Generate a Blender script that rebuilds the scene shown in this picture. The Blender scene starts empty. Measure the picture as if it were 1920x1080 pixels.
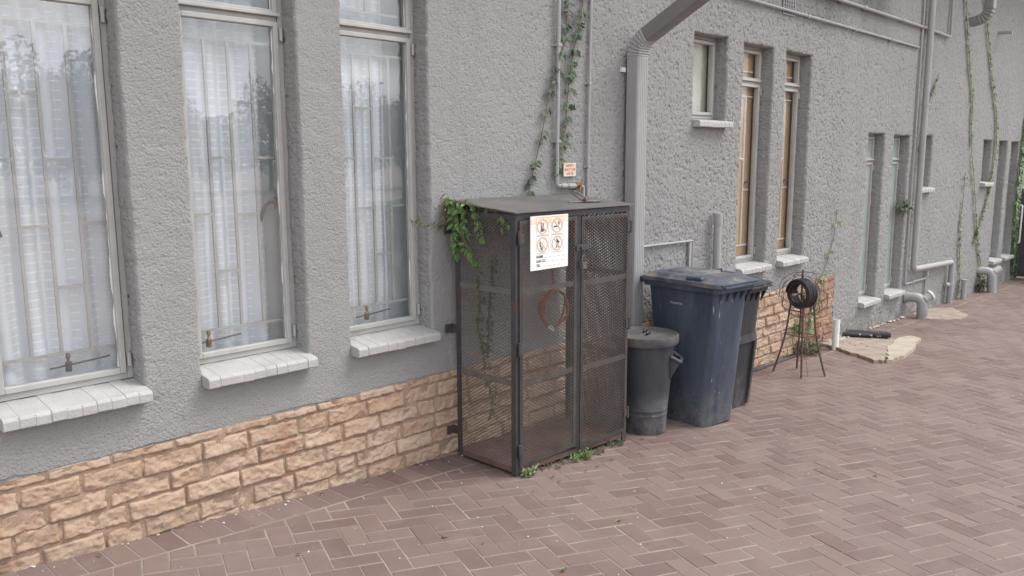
import bpy, math, random
import numpy as np
from mathutils import Vector, Matrix
R = math.radians
sc = bpy.context.scene
col = sc.collection
rnd = random.Random(7)

# ------------------------------------------------------------------ camera
cam = bpy.data.cameras.new('camera'); camo = bpy.data.objects.new('camera', cam); col.objects.link(camo)
cam.sensor_width = 36; cam.lens = 36 * 1557 / 1920; cam.clip_start = .05; cam.clip_end = 2000
fw = Vector((.70852129, .68808583, -.15663802)); rt = Vector((.69623479, -.71780344, -.00391479)); up = Vector((.11512902, .10628313, .98764832))
camo.matrix_world = Matrix(((rt.x, up.x, -fw.x, 0), (rt.y, up.y, -fw.y, -3.4758), (rt.z, up.z, -fw.z, 1.688), (0, 0, 0, 1)))
sc.camera = camo

# ------------------------------------------------------------------ sky, sun, exposure
SUN_AZ, SUN_EL = 128, 56          # compass bearing (from +Y clockwise), elevation
w = bpy.data.worlds.new('World'); sc.world = w; w.use_nodes = True
nt = w.node_tree; bg = nt.nodes['Background']
sky = nt.nodes.new('ShaderNodeTexSky'); sky.sky_type = 'NISHITA'; sky.sun_disc = False
sky.sun_elevation = R(SUN_EL); sky.sun_rotation = R(SUN_AZ); sky.dust_density = 3; sky.air_density = 1.2
tc = nt.nodes.new('ShaderNodeTexCoord'); mp = nt.nodes.new('ShaderNodeMapping'); mp.inputs['Scale'].default_value = (1, 1, 2.6)
nz = nt.nodes.new('ShaderNodeTexNoise'); nz.inputs['Scale'].default_value = 2.6; nz.inputs['Detail'].default_value = 7; nz.inputs['Roughness'].default_value = .55
cr = nt.nodes.new('ShaderNodeValToRGB'); cr.color_ramp.elements[0].position = .37; cr.color_ramp.elements[1].position = .60
nz2 = nt.nodes.new('ShaderNodeTexNoise'); nz2.inputs['Scale'].default_value = 5; nz2.inputs['Detail'].default_value = 5
cr2 = nt.nodes.new('ShaderNodeValToRGB'); cr2.color_ramp.elements[0].color = (8.2, 8.5, 9.2, 1); cr2.color_ramp.elements[1].color = (17.0, 17.0, 17.2, 1)
cr2.color_ramp.elements[0].position = .35; cr2.color_ramp.elements[1].position = .65
mx = nt.nodes.new('ShaderNodeMix'); mx.data_type = 'RGBA'
nt.links.new(tc.outputs['Generated'], mp.inputs[0]); nt.links.new(mp.outputs[0], nz.inputs['Vector']); nt.links.new(mp.outputs[0], nz2.inputs['Vector'])
nt.links.new(nz.outputs[0], cr.inputs[0]); nt.links.new(nz2.outputs[0], cr2.inputs[0])
nt.links.new(cr.outputs[0], mx.inputs[0]); nt.links.new(sky.outputs[0], mx.inputs[6]); nt.links.new(cr2.outputs[0], mx.inputs[7])
nt.links.new(mx.outputs[2], bg.inputs[0]); bg.inputs[1].default_value = .104
sl = bpy.data.lights.new('sun', 'SUN'); slo = bpy.data.objects.new('sun', sl); col.objects.link(slo)
sl.energy = 1.9; sl.angle = R(32); sl.color = (1, .975, .94)
sd = Vector((math.sin(R(SUN_AZ)) * math.cos(R(SUN_EL)), math.cos(R(SUN_AZ)) * math.cos(R(SUN_EL)), math.sin(R(SUN_EL))))
slo.rotation_euler = sd.to_track_quat('Z', 'Y').to_euler(); slo.location = (6, -12, 14)
sc.view_settings.view_transform = 'Standard'; sc.view_settings.look = 'None'; sc.view_settings.gamma = 1
sc.view_settings.exposure = .70
sc.cycles.max_bounces = 8; sc.cycles.transparent_max_bounces = 24

# ------------------------------------------------------------------ noise helpers (numpy)
def _h(ix, iy, s):
    n = (ix.astype(np.int64) * 374761393 + iy.astype(np.int64) * 668265263 + s * 1442695041) & 0x7fffffff
    n = ((n ^ (n >> 13)) * 1274126177) & 0x7fffffff
    n = ((n ^ (n >> 16)) * 97711) & 0x7fffffff
    return ((n >> 8) & 0xffff) / 65535.
def vn(x, y, s=0):
    x = np.asarray(x, float); y = np.asarray(y, float)
    ix = np.floor(x); iy = np.floor(y); fx = x - ix; fy = y - iy
    fx = fx * fx * (3 - 2 * fx); fy = fy * fy * (3 - 2 * fy)
    a = _h(ix, iy, s); b = _h(ix + 1, iy, s); c = _h(ix, iy + 1, s); d = _h(ix + 1, iy + 1, s)
    return (a * (1 - fx) + b * fx) * (1 - fy) + (c * (1 - fx) + d * fx) * fy
def domes(x, y, s):
    ix = np.floor(x); iy = np.floor(y); best = np.zeros_like(x)
    for dx in (-1, 0, 1):
        for dy in (-1, 0, 1):
            cx = ix + dx; cy = iy + dy
            px = cx + _h(cx, cy, s); py = cy + _h(cx, cy, s + 5); r = .34 + .46 * _h(cx, cy, s + 9)
            d2 = ((x - px) ** 2 + (y - py) ** 2) / (r * r)
            best = np.maximum(best, np.sqrt(np.clip(1 - d2, 0, 1)) * (.45 + .55 * r))
    return best
GX = [-60, -6, .76, 1.7, 2.3, 3.08, 4.6, 6.64, 8.56, 10.55, 13.3, 16, 40, 400]
GZ = [.5, .5, .118, .054, .022, -.025, -.1, -.185, -.208, -.245, -.285, -.31, -.4, -.4]
def gz(x): return np.interp(x, GX, GZ)

# ------------------------------------------------------------------ materials
def newmat(name):
    m = bpy.data.materials.new(name); m.use_nodes = True
    return m, m.node_tree, m.node_tree.nodes['Principled BSDF']
def nd(t, typ, **kw):
    n = t.nodes.new(typ)
    for k, v in kw.items():
        if k in n.inputs: n.inputs[k].default_value = v
        else: setattr(n, k, v)
    return n
def L(t, a, b): t.links.new(a, b)
def noise(t, scale, detail=5, rough=.55, sc3=None, coord='Object'):
    tc = nd(t, 'ShaderNodeTexCoord'); n = nd(t, 'ShaderNodeTexNoise', Scale=scale, Detail=detail, Roughness=rough)
    if sc3:
        m = nd(t, 'ShaderNodeMapping'); m.inputs['Scale'].default_value = sc3
        L(t, tc.outputs[coord], m.inputs[0]); L(t, m.outputs[0], n.inputs['Vector'])
    else: L(t, tc.outputs[coord], n.inputs['Vector'])
    return n.outputs[0]
def ramp(t, fac, p0, p1, c0=(0, 0, 0, 1), c1=(1, 1, 1, 1)):
    r = nd(t, 'ShaderNodeValToRGB'); e = r.color_ramp.elements
    e[0].position = p0; e[1].position = p1
    e[0].color = c0 if len(c0) == 4 else (*c0, 1); e[1].color = c1 if len(c1) == 4 else (*c1, 1)
    L(t, fac, r.inputs[0]); return r.outputs[0]
def mixc(t, fac, a, b, mode='MIX'):
    m = nd(t, 'ShaderNodeMix', data_type='RGBA', blend_type=mode)
    for i, v in ((0, fac), (6, a), (7, b)):
        if isinstance(v, (int, float)): m.inputs[i].default_value = v
        elif isinstance(v, tuple): m.inputs[i].default_value = v if len(v) == 4 else (*v, 1)
        else: L(t, v, m.inputs[i])
    return m.outputs[2]
def math_(t, op, a, b=0.):
    m = nd(t, 'ShaderNodeMath', operation=op)
    for i, v in ((0, a), (1, b)):
        if isinstance(v, (int, float)): m.inputs[i].default_value = v
        else: L(t, v, m.inputs[i])
    return m.outputs[0]
def bump(t, p, h, strength=.3, dist=.01):
    b = nd(t, 'ShaderNodeBump', Strength=strength, Distance=dist); L(t, h, b.inputs['Height']); L(t, b.outputs[0], p.inputs['Normal'])
def pm(name, c1, c2=None, rough=.7, scale=6, lo=.35, hi=.65, metal=0, bs=0, bscale=80, spec=None, stain=None, sscale=14, slo=.6, shi=.72, sc3=None, island=0, streak=None):
    m, t, p = newmat(name)
    c = (*c1, 1)
    out = None
    if c2: out = mixc(t, ramp(t, noise(t, scale, sc3=sc3), lo, hi), c1, c2)
    if island:
        g = nd(t, 'ShaderNodeNewGeometry'); v = math_(t, 'MULTIPLY_ADD', g.outputs['Random Per Island'], island)
        v.node.inputs[2].default_value = 1 - island / 2
        out = mixc(t, 1., out if out else c, v, 'MULTIPLY')
    if stain: out = mixc(t, ramp(t, noise(t, sscale, 8, .6), slo, shi), out if out else c, stain)
    if streak: out = mixc(t, ramp(t, noise(t, streak[1], 4, .6, sc3=(1, 1, .06)), .58, .75), out if out else c, streak[0])
    if out: L(t, out, p.inputs['Base Color'])
    else: p.inputs['Base Color'].default_value = c
    p.inputs['Roughness'].default_value = rough; p.inputs['Metallic'].default_value = metal
    if spec is not None: p.inputs['Specular IOR Level'].default_value = spec
    if bs: bump(t, p, noise(t, bscale, 6), bs)
    return m

M = {}
# rough-cast plaster
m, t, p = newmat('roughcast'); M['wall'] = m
c = mixc(t, ramp(t, noise(t, 1.3, 6, .6, sc3=(1, 1, .35)), .3, .7), (.272, .269, .262), (.320, .316, .308))
c = mixc(t, ramp(t, noise(t, 160, 3), .3, .7), c, (.310, .306, .298))
c = mixc(t, math_(t, 'MULTIPLY', ramp(t, noise(t, 2.6, 7, .65, sc3=(1, 1, .16)), .54, .76), .42), c, (.205, .202, .2))
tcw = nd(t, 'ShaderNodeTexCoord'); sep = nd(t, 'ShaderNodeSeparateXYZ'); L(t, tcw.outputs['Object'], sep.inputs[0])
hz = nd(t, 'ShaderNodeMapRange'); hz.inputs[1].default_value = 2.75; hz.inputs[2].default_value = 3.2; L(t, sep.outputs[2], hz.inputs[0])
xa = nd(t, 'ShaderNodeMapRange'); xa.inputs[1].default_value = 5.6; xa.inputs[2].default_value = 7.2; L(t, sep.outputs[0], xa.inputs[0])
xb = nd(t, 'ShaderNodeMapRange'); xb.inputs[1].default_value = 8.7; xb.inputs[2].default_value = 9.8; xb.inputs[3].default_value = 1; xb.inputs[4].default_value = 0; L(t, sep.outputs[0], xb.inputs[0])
fb = nd(t, 'ShaderNodeMapRange'); fb.inputs[1].default_value = .10; fb.inputs[2].default_value = -.22; L(t, sep.outputs[2], fb.inputs[0])
c = mixc(t, math_(t, 'MULTIPLY', fb.outputs[0], ramp(t, noise(t, 6, 8, .65), .4, .7)), c, (.17, .15, .125))      # splash dirt at the far wall foot
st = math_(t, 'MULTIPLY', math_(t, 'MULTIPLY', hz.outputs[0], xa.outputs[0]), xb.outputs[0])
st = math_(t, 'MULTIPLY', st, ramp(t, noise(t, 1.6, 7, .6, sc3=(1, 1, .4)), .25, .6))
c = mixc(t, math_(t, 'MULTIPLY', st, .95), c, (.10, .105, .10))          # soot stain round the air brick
L(t, c, p.inputs['Base Color']); p.inputs['Roughness'].default_value = .9; p.inputs['Specular IOR Level'].default_value = .2
vo = nd(t, 'ShaderNodeTexVoronoi', feature='SMOOTH_F1', Scale=130); vo.inputs['Smoothness'].default_value = .25
dn = nd(t, 'ShaderNodeVectorMath', operation='MULTIPLY_ADD'); tcd = nd(t, 'ShaderNodeTexCoord'); nz3 = nd(t, 'ShaderNodeTexNoise', Scale=70, Detail=3); L(t, tcd.outputs['Object'], nz3.inputs['Vector'])
L(t, nz3.outputs['Color'], dn.inputs[0]); dn.inputs[1].default_value = (.012, .012, .012); L(t, tcd.outputs['Object'], dn.inputs[2]); L(t, dn.outputs[0], vo.inputs['Vector'])
hh = math_(t, 'MULTIPLY_ADD', vo.outputs['Distance'], -1.0); L(t, math_(t, 'MULTIPLY', noise(t, 230, 4, .6), .5), hh.node.inputs[2])
bump(t, p, hh, .55, .0055)
# painted rock-faced brick
m, t, p = newmat('painted_brick'); M['brick'] = m
g = nd(t, 'ShaderNodeNewGeometry')
c = mixc(t, g.outputs['Random Per Island'], (.41, .278, .192), (.475, .35, .258))
c = mixc(t, math_(t, 'MULTIPLY', ramp(t, noise(t, 9, 7, .6), .48, .72), .55), c, (.31, .195, .13))
c = mixc(t, math_(t, 'MULTIPLY', ramp(t, noise(t, 26, 6), .45, .7), .35), c, (.50, .41, .34))
worn = ramp(t, noise(t, 4.2, 8, .62), .57, .69)
c = mixc(t, math_(t, 'MULTIPLY', worn, .7), c, (.27, .125, .085))
tcw = nd(t, 'ShaderNodeTexCoord'); sep = nd(t, 'ShaderNodeSeparateXYZ'); L(t, tcw.outputs['Object'], sep.inputs[0])
mr = nd(t, 'ShaderNodeMapRange'); mr.inputs[1].default_value = 7.3; mr.inputs[2].default_value = 7.75; L(t, sep.outputs[0], mr.inputs[0])
unp = math_(t, 'MULTIPLY', mr.outputs[0], ramp(t, noise(t, 7, 6, .65), .36, .5))
c = mixc(t, unp, c, mixc(t, g.outputs['Random Per Island'], (.25, .13, .085), (.33, .20, .135)))
gm = nd(t, 'ShaderNodeMath', operation='MULTIPLY_ADD'); L(t, sep.outputs[0], gm.inputs[0]); gm.inputs[1].default_value = .058; L(t, sep.outputs[2], gm.inputs[2])
ft = nd(t, 'ShaderNodeMapRange'); ft.inputs[1].default_value = .27; ft.inputs[2].default_value = .15; L(t, gm.outputs[0], ft.inputs[0])
c = mixc(t, math_(t, 'MULTIPLY', ft.outputs[0], ramp(t, noise(t, 11, 7, .65), .42, .7)), c, (.20, .165, .12))      # splash dirt along the foot
L(t, c, p.inputs['Base Color']); p.inputs['Roughness'].default_value = .85; p.inputs['Specular IOR Level'].default_value = .25
bump(t, p, noise(t, 110, 7, .65), .5, .006)
M['mortar'] = pm('painted_mortar', (.40, .285, .21), (.29, .195, .135), rough=.9, scale=12, bs=.5, bscale=120)
# pavers
m, t, p = newmat('paver'); M['paver'] = m
g = nd(t, 'ShaderNodeNewGeometry')
c = mixc(t, g.outputs['Random Per Island'], (.134, .083, .073), (.198, .140, .121))
c = mixc(t, math_(t, 'MULTIPLY', ramp(t, noise(t, .9, 6, .6), .35, .7), .55), c, (.218, .165, .148))
c = mixc(t, math_(t, 'MULTIPLY', ramp(t, noise(t, 3.2, 7, .65), .5, .7), .45), c, (.245, .19, .165))
c = mixc(t, math_(t, 'MULTIPLY', ramp(t, noise(t, 55, 5, .7), .5, .72), .35), c, (.165, .11, .10))
c = mixc(t, ramp(t, noise(t, 38, 3, .5), .735, .75), c, (.55, .5, .45))
c = mixc(t, math_(t, 'MULTIPLY', ramp(t, noise(t, 2.3, 4, .6), .715, .745), .55), c, (.16, .168, .182))
c = mixc(t, math_(t, 'MULTIPLY', ramp(t, noise(t, .55, 8, .7), .60, .70), .4), c, (.115, .088, .083))
L(t, c, p.inputs['Base Color']); p.inputs['Roughness'].default_value = .72; p.inputs['Specular IOR Level'].default_value = .35
bump(t, p, noise(t, 150, 6, .6), .25, .004)
m, t, p = newmat('joint_sand'); M['sand'] = m
c = mixc(t, ramp(t, noise(t, 3.5, 6, .6), .4, .62), (.30, .25, .212), (.215, .175, .15))
c = mixc(t, ramp(t, noise(t, 60, 4), .62, .72), c, (.12, .09, .075))
L(t, c, p.inputs['Base Color']); p.inputs['Roughness'].default_value = .95; bump(t, p, noise(t, 300, 4), .5, .004)
M['ground'] = pm('yard_ground', (.25, .18, .16), (.31, .25, .22), rough=.9, scale=.5, bs=.3)
M['frame'] = pm('window_paint', (.405, .40, .375), (.465, .46, .435), rough=.45, scale=9, stain=(.40, .36, .33), sscale=30, slo=.66, shi=.76, bs=.12, bscale=60)
M['bars'] = pm('bar_paint', (.44, .43, .405), (.51, .50, .475), rough=.5)
M['pale_bars'] = pm('pale_bar_paint', (.72, .71, .69), (.8, .79, .77), rough=.5)
M['sill'] = pm('sill_paint', (.40, .392, .378), (.455, .447, .432), rough=.6, scale=7, stain=(.38, .36, .34), sscale=16, slo=.5, shi=.74, bs=.25, bscale=90)
M['brass'] = pm('brass', (.42, .27, .12), (.2, .14, .09), rough=.4, metal=.8, scale=60)
M['iron'] = pm('dull_iron', (.12, .105, .095), (.19, .165, .15), rough=.6, metal=.3, scale=40)
def glass(name, f, tint=(1, 1, 1), rough=0):
    m, t, p = newmat(name); t.nodes.remove(p); o = t.nodes['Material Output']
    tr = nd(t, 'ShaderNodeBsdfTransparent'); tr.inputs[0].default_value = (*tint, 1)
    gl = nd(t, 'ShaderNodeBsdfGlossy', Roughness=rough); ge = nd(t, 'ShaderNodeNewGeometry')
    dt = nd(t, 'ShaderNodeVectorMath', operation='DOT_PRODUCT'); L(t, ge.outputs['Incoming'], dt.inputs[0]); L(t, ge.outputs['Normal'], dt.inputs[1])
    cs = math_(t, 'SUBTRACT', 1., math_(t, 'ABSOLUTE', dt.outputs['Value'])); sch = math_(t, 'MULTIPLY_ADD', math_(t, 'POWER', cs, 5.), .96); sch.node.inputs[2].default_value = .04
    mm = math_(t, 'MULTIPLY', sch, f); ms = nd(t, 'ShaderNodeMixShader')
    L(t, mm, ms.inputs[0]); L(t, tr.outputs[0], ms.inputs[1]); L(t, gl.outputs[0], ms.inputs[2]); L(t, ms.outputs[0], o.inputs[0])
    return m
M['glass_thin'] = glass('thin_window_glass', 1.1, (.98, .985, .985))
M['glass'] = glass('window_glass', 2.2, (.975, .982, .985))
# sheer curtain with woven dashes
m, t, p = newmat('sheer_curtain'); M['curtain'] = m; t.nodes.remove(p); o = t.nodes['Material Output']
uv = nd(t, 'ShaderNodeUVMap'); sp = nd(t, 'ShaderNodeSeparateXYZ'); L(t, uv.outputs[0], sp.inputs[0])
fu = math_(t, 'FRACT', math_(t, 'MULTIPLY', sp.outputs[0], 1 / .105)); fv = math_(t, 'FRACT', math_(t, 'MULTIPLY', sp.outputs[1], 1 / .038))
b1 = math_(t, 'MULTIPLY', math_(t, 'LESS_THAN', fv, .17), math_(t, 'LESS_THAN', fu, .5))
fv2 = math_(t, 'FRACT', math_(t, 'MULTIPLY', sp.outputs[1], 1 / .019)); b2 = math_(t, 'MULTIPLY', math_(t, 'LESS_THAN', fv2, .2), math_(t, 'GREATER_THAN', fu, .78))
dash = math_(t, 'MAXIMUM', b1, math_(t, 'MULTIPLY', b2, .5))
cc = mixc(t, dash, (.85, .885, .92), (1, 1, 1))
df = nd(t, 'ShaderNodeBsdfDiffuse'); tl = nd(t, 'ShaderNodeBsdfTranslucent'); L(t, cc, df.inputs[0]); L(t, cc, tl.inputs[0])
m1 = nd(t, 'ShaderNodeMixShader'); m1.inputs[0].default_value = .06; L(t, df.outputs[0], m1.inputs[1]); L(t, tl.outputs[0], m1.inputs[2])
tr = nd(t, 'ShaderNodeBsdfTransparent'); m2 = nd(t, 'ShaderNodeMixShader')
op = math_(t, 'MULTIPLY_ADD', dash, .04); op.node.inputs[2].default_value = .96
L(t, op, m2.inputs[0]); L(t, tr.outputs[0], m2.inputs[1]); L(t, m1.outputs[0], m2.inputs[2]); L(t, m2.outputs[0], o.inputs[0])
M['drape'] = pm('plain_drape', (.58, .64, .63), (.68, .72, .71), rough=.9, scale=3)
M['blind'] = pm('tan_blind', (.56, .375, .19), (.63, .435, .24), rough=.8, scale=3, sc3=(1, 1, .3))
M['white_blind'] = pm('pale_blind', (.6, .56, .5), (.5, .45, .38), rough=.8, scale=2)
M['frost'] = pm('frosted_glass', (.33, .40, .37), (.42, .47, .44), rough=.25, scale=3)
M['room'] = pm('room_plaster', (.78, .80, .80), rough=.9)
M['cage'] = pm('black_steel', (.055, .056, .061), (.078, .078, .081), rough=.55, metal=.25, scale=12, stain=(.13, .07, .05), sscale=9, slo=.52, shi=.74, bs=.15)
M['mesh'] = pm('mesh_steel', (.13, .115, .105), (.175, .158, .145), rough=.6, metal=.2, scale=8, stain=(.15, .09, .06), sscale=5, slo=.58, shi=.75)
M['roof_sheet'] = pm('cage_roof', (.125, .118, .114), (.165, .156, .15), rough=.55, metal=.2, scale=5, stain=(.3, .28, .26), sscale=18, slo=.6, shi=.75)
M['rust'] = pm('rusty_plate', (.125, .066, .054), (.165, .10, .085), rough=.85, scale=10, stain=(.12, .10, .095), sscale=20, bs=.3)
M['pipe'] = pm('grey_pipe_paint', (.33, .325, .32), (.375, .37, .365), rough=.5, scale=5, streak=((.27, .26, .255), 30))
M['down'] = pm('downpipe_paint', (.325, .32, .315), (.365, .36, .355), rough=.4, scale=3, streak=((.30, .29, .285), 25))
M['down_dark'] = pm('dark_downpipe_paint', (.18, .172, .168), (.215, .205, .2), rough=.45, scale=3)
M['white_pvc'] = pm('white_pvc', (.84, .84, .84), (.76, .755, .74), rough=.4, scale=12)
M['sign'] = pm('sign_white', (.80, .79, .77), (.86, .85, .83), rough=.5, scale=20)
M['ink'] = pm('ink_black', (.06, .06, .065), rough=.7)
M['orange_ink'] = pm('faded_orange_ink', (.72, .40, .20), rough=.7)
M['orange_fade'] = pm('sign_rust_bleed', (.78, .62, .46), rough=.6)
M['red_ink'] = pm('red_ink', (.55, .10, .07), rough=.6)
M['hose_orange'] = pm('orange_hose', (.40, .125, .075), (.32, .11, .07), rough=.5)
M['rubber'] = pm('black_rubber', (.02, .02, .022), (.035, .035, .037), rough=.5, scale=30)
def plastic(name, c1, c2, scuff, sc=18):
    m, t, p = newmat(name)
    c = mixc(t, ramp(t, noise(t, 4, 6, .6, sc3=(1, 1, .4)), .3, .7), c1, c2)
    c = mixc(t, math_(t, 'MULTIPLY', ramp(t, noise(t, 5, 7, .68, sc3=(1, 1, .2)), .44, .70), .6), c, scuff)
    c = mixc(t, ramp(t, noise(t, 42, 4, .5, sc3=(1, 1, .1)), .70, .73), c, (.30, .31, .33))
    c = mixc(t, math_(t, 'MULTIPLY', ramp(t, noise(t, 130, 4, .7), .55, .75), .35), c, scuff)
    c = mixc(t, ramp(t, noise(t, sc, 5, .5, sc3=(1, 1, .22)), .72, .745), c, (.40, .41, .42))
    tc2 = nd(t, 'ShaderNodeTexCoord'); s2 = nd(t, 'ShaderNodeSeparateXYZ'); L(t, tc2.outputs['Object'], s2.inputs[0])
    low = nd(t, 'ShaderNodeMapRange'); low.inputs[1].default_value = .30; low.inputs[2].default_value = .02; L(t, s2.outputs[2], low.inputs[0])
    c = mixc(t, math_(t, 'MULTIPLY', math_(t, 'POWER', low.outputs[0], .5), ramp(t, noise(t, 48, 3, .5), .705, .72)), c, (.55, .55, .53))
    dust = math_(t, 'MULTIPLY', low.outputs[0], ramp(t, noise(t, 9, 7, .65), .38, .68))
    c = mixc(t, math_(t, 'MULTIPLY', dust, .6), c, (.26, .235, .20))
    L(t, c, p.inputs['Base Color']); p.inputs['Roughness'].default_value = .5; p.inputs['Specular IOR Level'].default_value = .4
    L(t, ramp(t, noise(t, 9, 6, .6), .3, .7, (.4, .4, .4), (.62, .62, .62)), p.inputs['Roughness'])
    bump(t, p, noise(t, 160, 3), .06, .004); return m
M['blue'] = plastic('blue_bin_plastic', (.031, .044, .072), (.048, .064, .096), (.125, .145, .175))
M['dark'] = plastic('charcoal_bin_plastic', (.024, .026, .031), (.034, .036, .041), (.08, .08, .085))
M['can'] = plastic('grey_can_plastic', (.034, .038, .047), (.048, .052, .062), (.10, .105, .112), 26)
M['can_lid'] = pm('dusty_can_lid', (.055, .058, .065), (.115, .104, .09), rough=.75, scale=7, lo=.4, hi=.62)
M['blue_lid'] = pm('dusty_blue_lid', (.055, .066, .088), (.10, .108, .122), rough=.5, scale=5, stain=(.22, .20, .18), sscale=6, slo=.48, shi=.70)
M['slab'] = pm('cement_patch', (.35, .29, .23), (.25, .20, .165), rough=.9, scale=6, stain=(.42, .37, .31), sscale=9, slo=.58, shi=.7, bs=.6, bscale=50)
M['stem'] = pm('vine_stem', (.12, .09, .06), (.19, .15, .10), rough=.9, scale=40)
def leafmat(name, a, b, dead=None):
    m, t, p = newmat(name); g = nd(t, 'ShaderNodeNewGeometry')
    r = nd(t, 'ShaderNodeValToRGB'); r.color_ramp.elements[0].color = (*a, 1); r.color_ramp.elements[1].color = (*b, 1)
    if dead: e = r.color_ramp.elements.new(.93); e.color = (*b, 1); r.color_ramp.elements[-1].color = (*dead, 1)
    L(t, g.outputs['Random Per Island'], r.inputs[0]); L(t, r.outputs[0], p.inputs['Base Color']); p.inputs['Roughness'].default_value = .5
    tl = nd(t, 'ShaderNodeBsdfTranslucent'); L(t, r.outputs[0], tl.inputs[0]); ms = nd(t, 'ShaderNodeMixShader'); ms.inputs[0].default_value = .3
    o = t.nodes['Material Output']; L(t, p.outputs[0], ms.inputs[1]); L(t, tl.outputs[0], ms.inputs[2]); L(t, ms.outputs[0], o.inputs[0]); return m
M['ivy'] = leafmat('ivy_leaf', (.05, .085, .045), (.10, .145, .08), (.16, .13, .08))
M['bright'] = leafmat('bright_leaf', (.075, .16, .035), (.19, .31, .09))
M['lime'] = leafmat('lime_leaf', (.16, .22, .085), (.27, .33, .15), (.30, .26, .13))
M['dull'] = leafmat('dull_leaf', (.07, .09, .04), (.15, .16, .08), (.17, .12, .07))
M['brown'] = leafmat('dry_leaf', (.13, .085, .05), (.24, .17, .10))
M['wood'] = leafmat('treeline_leaf', (.13, .17, .12), (.22, .265, .19))
M['bark'] = pm('bark', (.08, .06, .045), (.13, .10, .08), rough=.95)

# ------------------------------------------------------------------ mesh builder
ORG = {}
def link(o, parent=None):
    col.objects.link(o)
    if parent is not None: o.parent = parent
    return o
def thing(name, label, cat, loc=(0, 0, 0), rz=0, group=None):
    o = bpy.data.objects.new(name, None); col.objects.link(o); o.location = loc; o.rotation_euler.z = rz; o.empty_display_size = .1
    o['label'] = label; o['category'] = cat
    if group: o['group'] = group
    ORG[o.name] = Vector(loc) if rz == 0 else Vector((0, 0, 0)); return o
def tag(o, label, cat, group=None):
    o['label'] = label; o['category'] = cat
    if group: o['group'] = group
    return o
class MB:
    def __init__(s): s.v = []; s.f = []; s.m = []; s.mi = 0
    def add(s, vs, fs):
        b = len(s.v); s.v += [tuple(x) for x in vs]; s.f += [tuple(i + b for i in f) for f in fs]; s.m += [s.mi] * len(fs); return s
    def box(s, x0, x1, y0, y1, z0, z1):
        return s.add([(x0, y0, z0), (x1, y0, z0), (x1, y1, z0), (x0, y1, z0), (x0, y0, z1), (x1, y0, z1), (x1, y1, z1), (x0, y1, z1)],
                     [(0, 3, 2, 1), (4, 5, 6, 7), (0, 1, 5, 4), (1, 2, 6, 5), (2, 3, 7, 6), (3, 0, 4, 7)])
    def prism(s, poly, z0, z1):          # poly in xy (ccw)
        n = len(poly); vs = [(x, y, z0 if np.isscalar(z0) else z0(x)) for x, y in poly] + [(x, y, z1 if np.isscalar(z1) else z1(x)) for x, y in poly]
        return s.add(vs, [tuple(range(n - 1, -1, -1)), tuple(range(n, 2 * n))] + [(i, (i + 1) % n, n + (i + 1) % n, n + i) for i in range(n)])
    def bar(s, a, b, w, h, upv=(0, 0, 1)):
        a = Vector(a); b = Vector(b); d = (b - a).normalized(); u = Vector(upv)
        if abs(d.dot(u)) > .98: u = Vector((0, 1, 0))
        x = d.cross(u).normalized() * w / 2; y = x.cross(d).normalized() * h / 2
        vs = [a - x - y, a + x - y, a + x + y, a - x + y, b - x - y, b + x - y, b + x + y, b - x + y]
        return s.add(vs, [(0, 3, 2, 1), (4, 5, 6, 7), (0, 1, 5, 4), (1, 2, 6, 5), (2, 3, 7, 6), (3, 0, 4, 7)])
    def tube(s, pts, r, n=10, caps=True):
        pts = [Vector(p) for p in pts]; rings = []; u = None
        for i, p in enumerate(pts):
            d = (pts[min(i + 1, len(pts) - 1)] - pts[max(i - 1, 0)]).normalized()
            if u is None: u = d.orthogonal().normalized()
            u = (u - d * u.dot(d)).normalized(); v = d.cross(u); rr = r[i] if isinstance(r, (list, tuple)) else r
            rings.append([p + (u * math.cos(2 * math.pi * k / n) + v * math.sin(2 * math.pi * k / n)) * rr for k in range(n)])
        vs = [q for ring in rings for q in ring]; fs = []
        for i in range(len(rings) - 1):
            for k in range(n): fs.append((i * n + k, i * n + (k + 1) % n, (i + 1) * n + (k + 1) % n, (i + 1) * n + k))
        if caps: fs += [tuple(range(n - 1, -1, -1)), tuple((len(rings) - 1) * n + k for k in range(n))]
        return s.add(vs, fs)
    def loft(s, rings, caps=True):
        n = len(rings[0]); vs = [q for r in rings for q in r]; fs = []
        for i in range(len(rings) - 1):
            for k in range(n): fs.append((i * n + k, i * n + (k + 1) % n, (i + 1) * n + (k + 1) % n, (i + 1) * n + k))
        if caps: fs += [tuple(range(n - 1, -1, -1)), tuple((len(rings) - 1) * n + k for k in range(n))]
        return s.add(vs, fs)
    def build(s, name, mat, parent=None, smooth=False, bevel=0, seg=2, org=None):
        me = bpy.data.meshes.new(name)
        o3 = org if org is not None else (rootorg(parent) if parent is not None else Vector((0, 0, 0)))
        me.from_pydata([(x - o3[0], y - o3[1], z - o3[2]) for x, y, z in s.v], [], s.f)
        mats = mat if isinstance(mat, list) else [mat]
        for mm in mats: me.materials.append(mm)
        if len(mats) > 1: me.polygons.foreach_set('material_index', s.m)
        if smooth: me.polygons.foreach_set('use_smooth', [True] * len(me.polygons))
        me.update(); ob = bpy.data.objects.new(name, me); link(ob, parent)
        if org is not None and parent is None: ob.location = org
        if bevel:
            b = ob.modifiers.new('edge', 'BEVEL'); b.width = bevel; b.segments = seg; b.limit_method = 'ANGLE'; b.angle_limit = R(40); b.harden_normals = False
        if smooth:
            try: me.set_sharp_from_angle(angle=R(42))
            except Exception: pass
        return ob
def rootorg(o):
    while o.parent is not None: o = o.parent
    return ORG.get(o.name, Vector((0, 0, 0)))
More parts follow.
